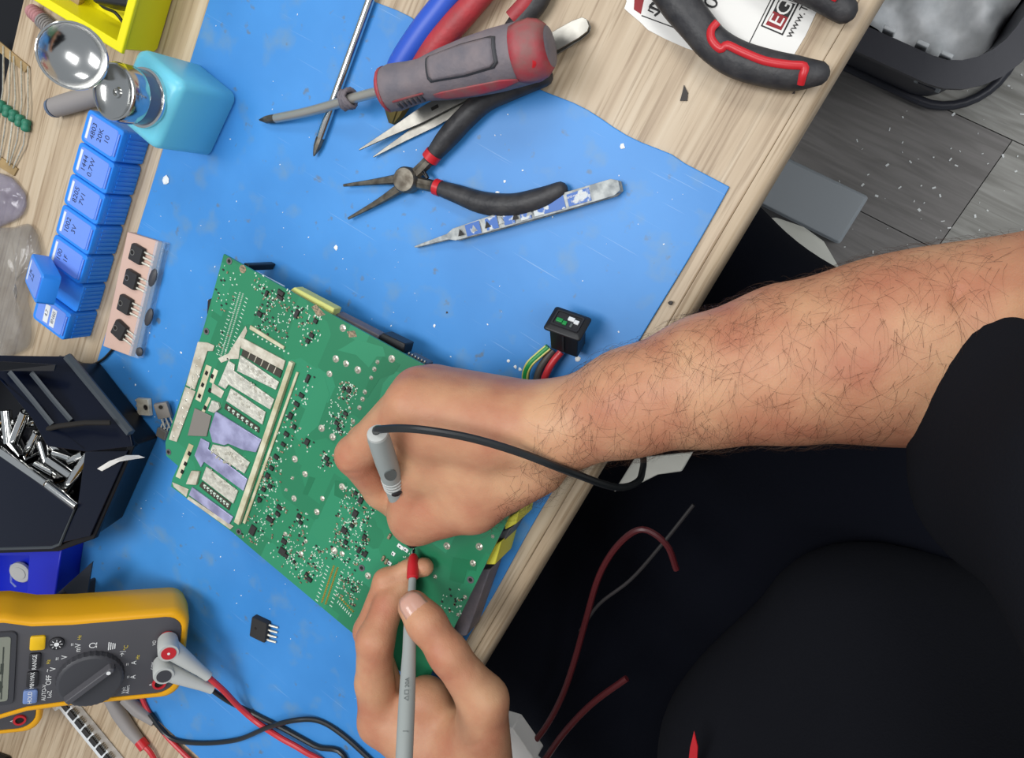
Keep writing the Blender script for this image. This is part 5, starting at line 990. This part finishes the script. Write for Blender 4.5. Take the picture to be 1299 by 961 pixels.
# ------------------------------------------------------------------ below the bench
tb = thing('waste_bin', 'black plastic waste bin on the floor lined with white film', 'waste bin', Vector((-.02, .33, -.75)))
zr = -.45
def rr3(x0, x1, y0, y1, r, z): return [Vector((x, y, z)) for x, y in rrect(x1 - x0, y1 - y0, r, 6, (x0 + x1) / 2, (y0 + y1) / 2)]
b = MB(); b.loft([rr3(-.18, .035, .225, .44, .05, -.749), rr3(-.185, .045, .205, .445, .055, -.60), rr3(-.19, .052, .186, .45, .06, zr - .02), rr3(-.20, .062, .176, .46, .065, zr - .02), rr3(-.202, .064, .174, .462, .066, zr), rr3(-.178, .040, .198, .44, .05, zr + .002), rr3(-.172, .034, .204, .434, .046, zr - .06), rr3(-.165, .03, .21, .43, .045, -.735)]); b.build('bin_body', 'bin_black', tb, smooth=40)
b = MB(); pts_ = [Vector((x, y, -.735)) for x, y in rrect(.275, .275, .07, 8, -.065, .345)]; b.tube(pts_ + [pts_[0]], .006, 8); b.build('foot_hoop', 'bin_black', tb, smooth=60)
b = MB(); b.box((.0, .196, -.56), (.03, .006, .022)); bl_ = b.build('latch', 'box_grey', tb, bevel=.001); b = MB(); b.box((.0, .1925, -.56), (.02, .003, .014)); b.build('latch_window', 'bin_black', bl_)
rg = random.Random(4); nx, ny = 26, 26; rows = []
for j in range(ny):
    y = .206 + .225 * j / (ny - 1); rows.append([Vector((-.168 + .2 * i / (nx - 1), y, zr - .035 + .02 * math.sin(i * .7 + j * .35) * math.cos(j * .5) + rg.uniform(-.004, .004) - .02 * (i / nx))) for i in range(nx)])
b = MB(); b.loft(rows, False, False, closed=False); tag(b.build('film_liner', 'bin_liner', smooth=80, solid=.001), 'crumpled white plastic film inside the black waste bin', 'plastic film')
for k, x in enumerate((-.06, -.025, .0)):
    b = MB(); b.box((x, .203, zr - .008), (.012, .004, .03)); b.build('rim_notch', 'bin_liner', tb, bevel=.001)
gb = thing('grey_box', 'plain grey metal box on the floor beside the bench', 'box', Vector((-.04, .03, -.75)))
b = MB(); b.box((-.05, .0335, -.672), (.128, .064, .156), .02); b.build('shell', 'box_grey', gb, bevel=.004, seg=3); b = MB(); b.box((-.05, .0335, -.592), (.124, .060, .006), .02); b.build('lid', 'box_grey', gb, bevel=.002)
b = MB(); q = [P(950, 278, -270), P(985, 276, -270), P(1020, 288, -280), P(1045, 306, -300), P(1068, 345, -300), P(1058, 345, -295), P(1020, 322, -280), P(985, 312, -265), P(940, 300, -265)]; b.loft([q, [v + Vector((0, 0, .004)) for v in q]]); tag(b.build('white_cloth', 'cloth_white', bevel=.001), 'white cloth edge draped beside the knee under the bench', 'cloth')
b = MB(); q = [P(780, 622, -60), P(806, 580, -60), P(880, 572, -60), P(866, 596, -60), P(836, 600, -55), P(812, 612, -58)]; b.loft([q, [v + Vector((0, 0, .004)) for v in q]]); tag(b.build('white_cloth', 'cloth_white', bevel=.001), 'pale cloth scrap on the lap below the wrist', 'cloth')
b = MB(); q = [P(645, 900, -60), P(662, 905, -60), P(690, 945, -60), P(672, 965, -60), P(650, 960, -60)]; b.prism(q, .02); tag(b.build('white_box', 'paper', bevel=.001), 'small white box on the lap beside the lower hand', 'box')
tag(MB().tube(cr([P(662, 958, -55), P(690, 925, -58), P(712, 885, -60), P(728, 840, -60), P(742, 790, -60), P(760, 730, -58), P(785, 690, -55), P(815, 671, -52), P(845, 690, -56), P(858, 722, -62)], 5), .0023, 8).build('cable', 'cable_red_shaded'), 'red cable looping over the dark lap, shade painted into its colour', 'cable')
tag(MB().tube(cr([P(736, 800, -62), P(760, 766, -60), P(800, 735, -58), P(840, 690, -56), P(880, 640, -58)], 5), .0013, 8).build('cable', 'cable_grey_shaded'), 'thin grey cable crossing the red loop on the lap, darkened for shade', 'cable')  # grey cable colour darkened to stand in for shade on the lap
tag(MB().tube(cr([P(690, 965, -50), P(715, 930, -52), P(750, 893, -54), P(795, 860, -55)], 5), .0024, 8).build('cable', 'cable_red_shaded'), 'short red cable, darkened for shade, at the lower photo edge beside the jacket', 'cable')

# ------------------------------------------------------------------ crumbs
def crumb(x, y, s, h, m, label, rg=random.Random(11), grp='crumbs on the bench'):
    b = MB(); c = P(x, y, h); n = 7; r0 = [rg.uniform(.6, 1.15) for _ in range(n)]; z = .35 * s
    b.loft([[c + Vector((math.cos(6.283 * k / n) * r0[k] * s * f_, math.sin(6.283 * k / n) * r0[k] * s * f_, zz)) for k in range(n)] for f_, zz in ((.9, 0), (1, z * .5), (.55, z))])
    tag(b.build('crumb', m, smooth=0), label, 'crumb', grp)
for (x, y, s, m, l) in ((211, 229, .0038, 'white_crumb', 'largest white crumb, on the mat right of the blue organizer'), (426, 314, .002, 'white_crumb', 'white crumb on the mat above the green board'), (790, 186, .0017, 'white_crumb', 'white crumb near the upper mat edge'), (631, 245, .002, 'white_crumb', 'white crumb beside the long-nose pliers grip'), (733, 455, .002, 'white_crumb', 'white crumb right of the switch housing'), (645, 458, .0012, 'white_crumb', 'left white sliver below the switch'), (654, 465, .0013, 'white_crumb', 'middle white sliver below the switch'), (660, 468, .0013, 'white_crumb', 'white sliver nearest the green wire'), (551, 413, .0012, 'white_crumb', 'white speck between board and switch'), (567, 396, .001, 'dark_crumb', 'dark speck between board and switch'), (135, 484, .0014, 'dark_crumb', 'dark round speck on the mat near the black case'), (230, 447, .001, 'white_crumb', 'white speck left of the board edge'), (172, 488, .001, 'white_crumb', 'white speck above the loose transistors'), (640, 230, .0011, 'white_crumb', 'white speck above the painted tweezers'), (851, 384, .0016, 'dark_crumb', 'dark crumb at the right mat edge')):
    crumb(x, y, s, MT, m, l)
b = MB(); b.prism([P(863, 128, .1), P(872, 128, .1), P(873, 118, .1), P(868, 108, .1), P(866, 117, .1)], .001); tag(b.build('crumb', 'dark_crumb', smooth=0), 'dark torn flake on the wood below the pliers', 'crumb', 'crumbs on the bench')
b = MB(); b.prism([P(1005, 119, .1), P(1008, 119, .1), P(1009, 114, .1)], .001); tag(b.build('crumb', 'dark_crumb', smooth=0), 'tiny dark chip on the wood beside the pliers grip end', 'crumb', 'crumbs on the bench')
rg = random.Random(9); b = MB()
for k in range(230):
    x, y = rg.uniform(XM0 + .01, XM1 - .005), rg.uniform(-.45, -.005); s = rg.uniform(.00015, .00055); a = rg.uniform(0, 3)
    b.box((x, y, .0021), (s * 2, s * rg.uniform(.6, 1.6), .0004), a)
tag(b.build('dust_specks', 'white_crumb', smooth=0), 'fine pale dust specks scattered over the blue mat', 'dust', kind='stuff')
b = MB(); rg = random.Random(21)
for k in range(170):
    x, y = rg.uniform(-.04, .28), rg.uniform(.0, .36); s = rg.choice((.0006, .001, .0014, .0022)); b.box((x, y, -.7494), (s * 2, s * rg.uniform(.5, 1.6), .001), rg.uniform(0, 3))
tag(b.build('floor_litter', 'white_crumb', smooth=0), 'white litter flakes scattered over the grey floor', 'litter', kind='stuff')
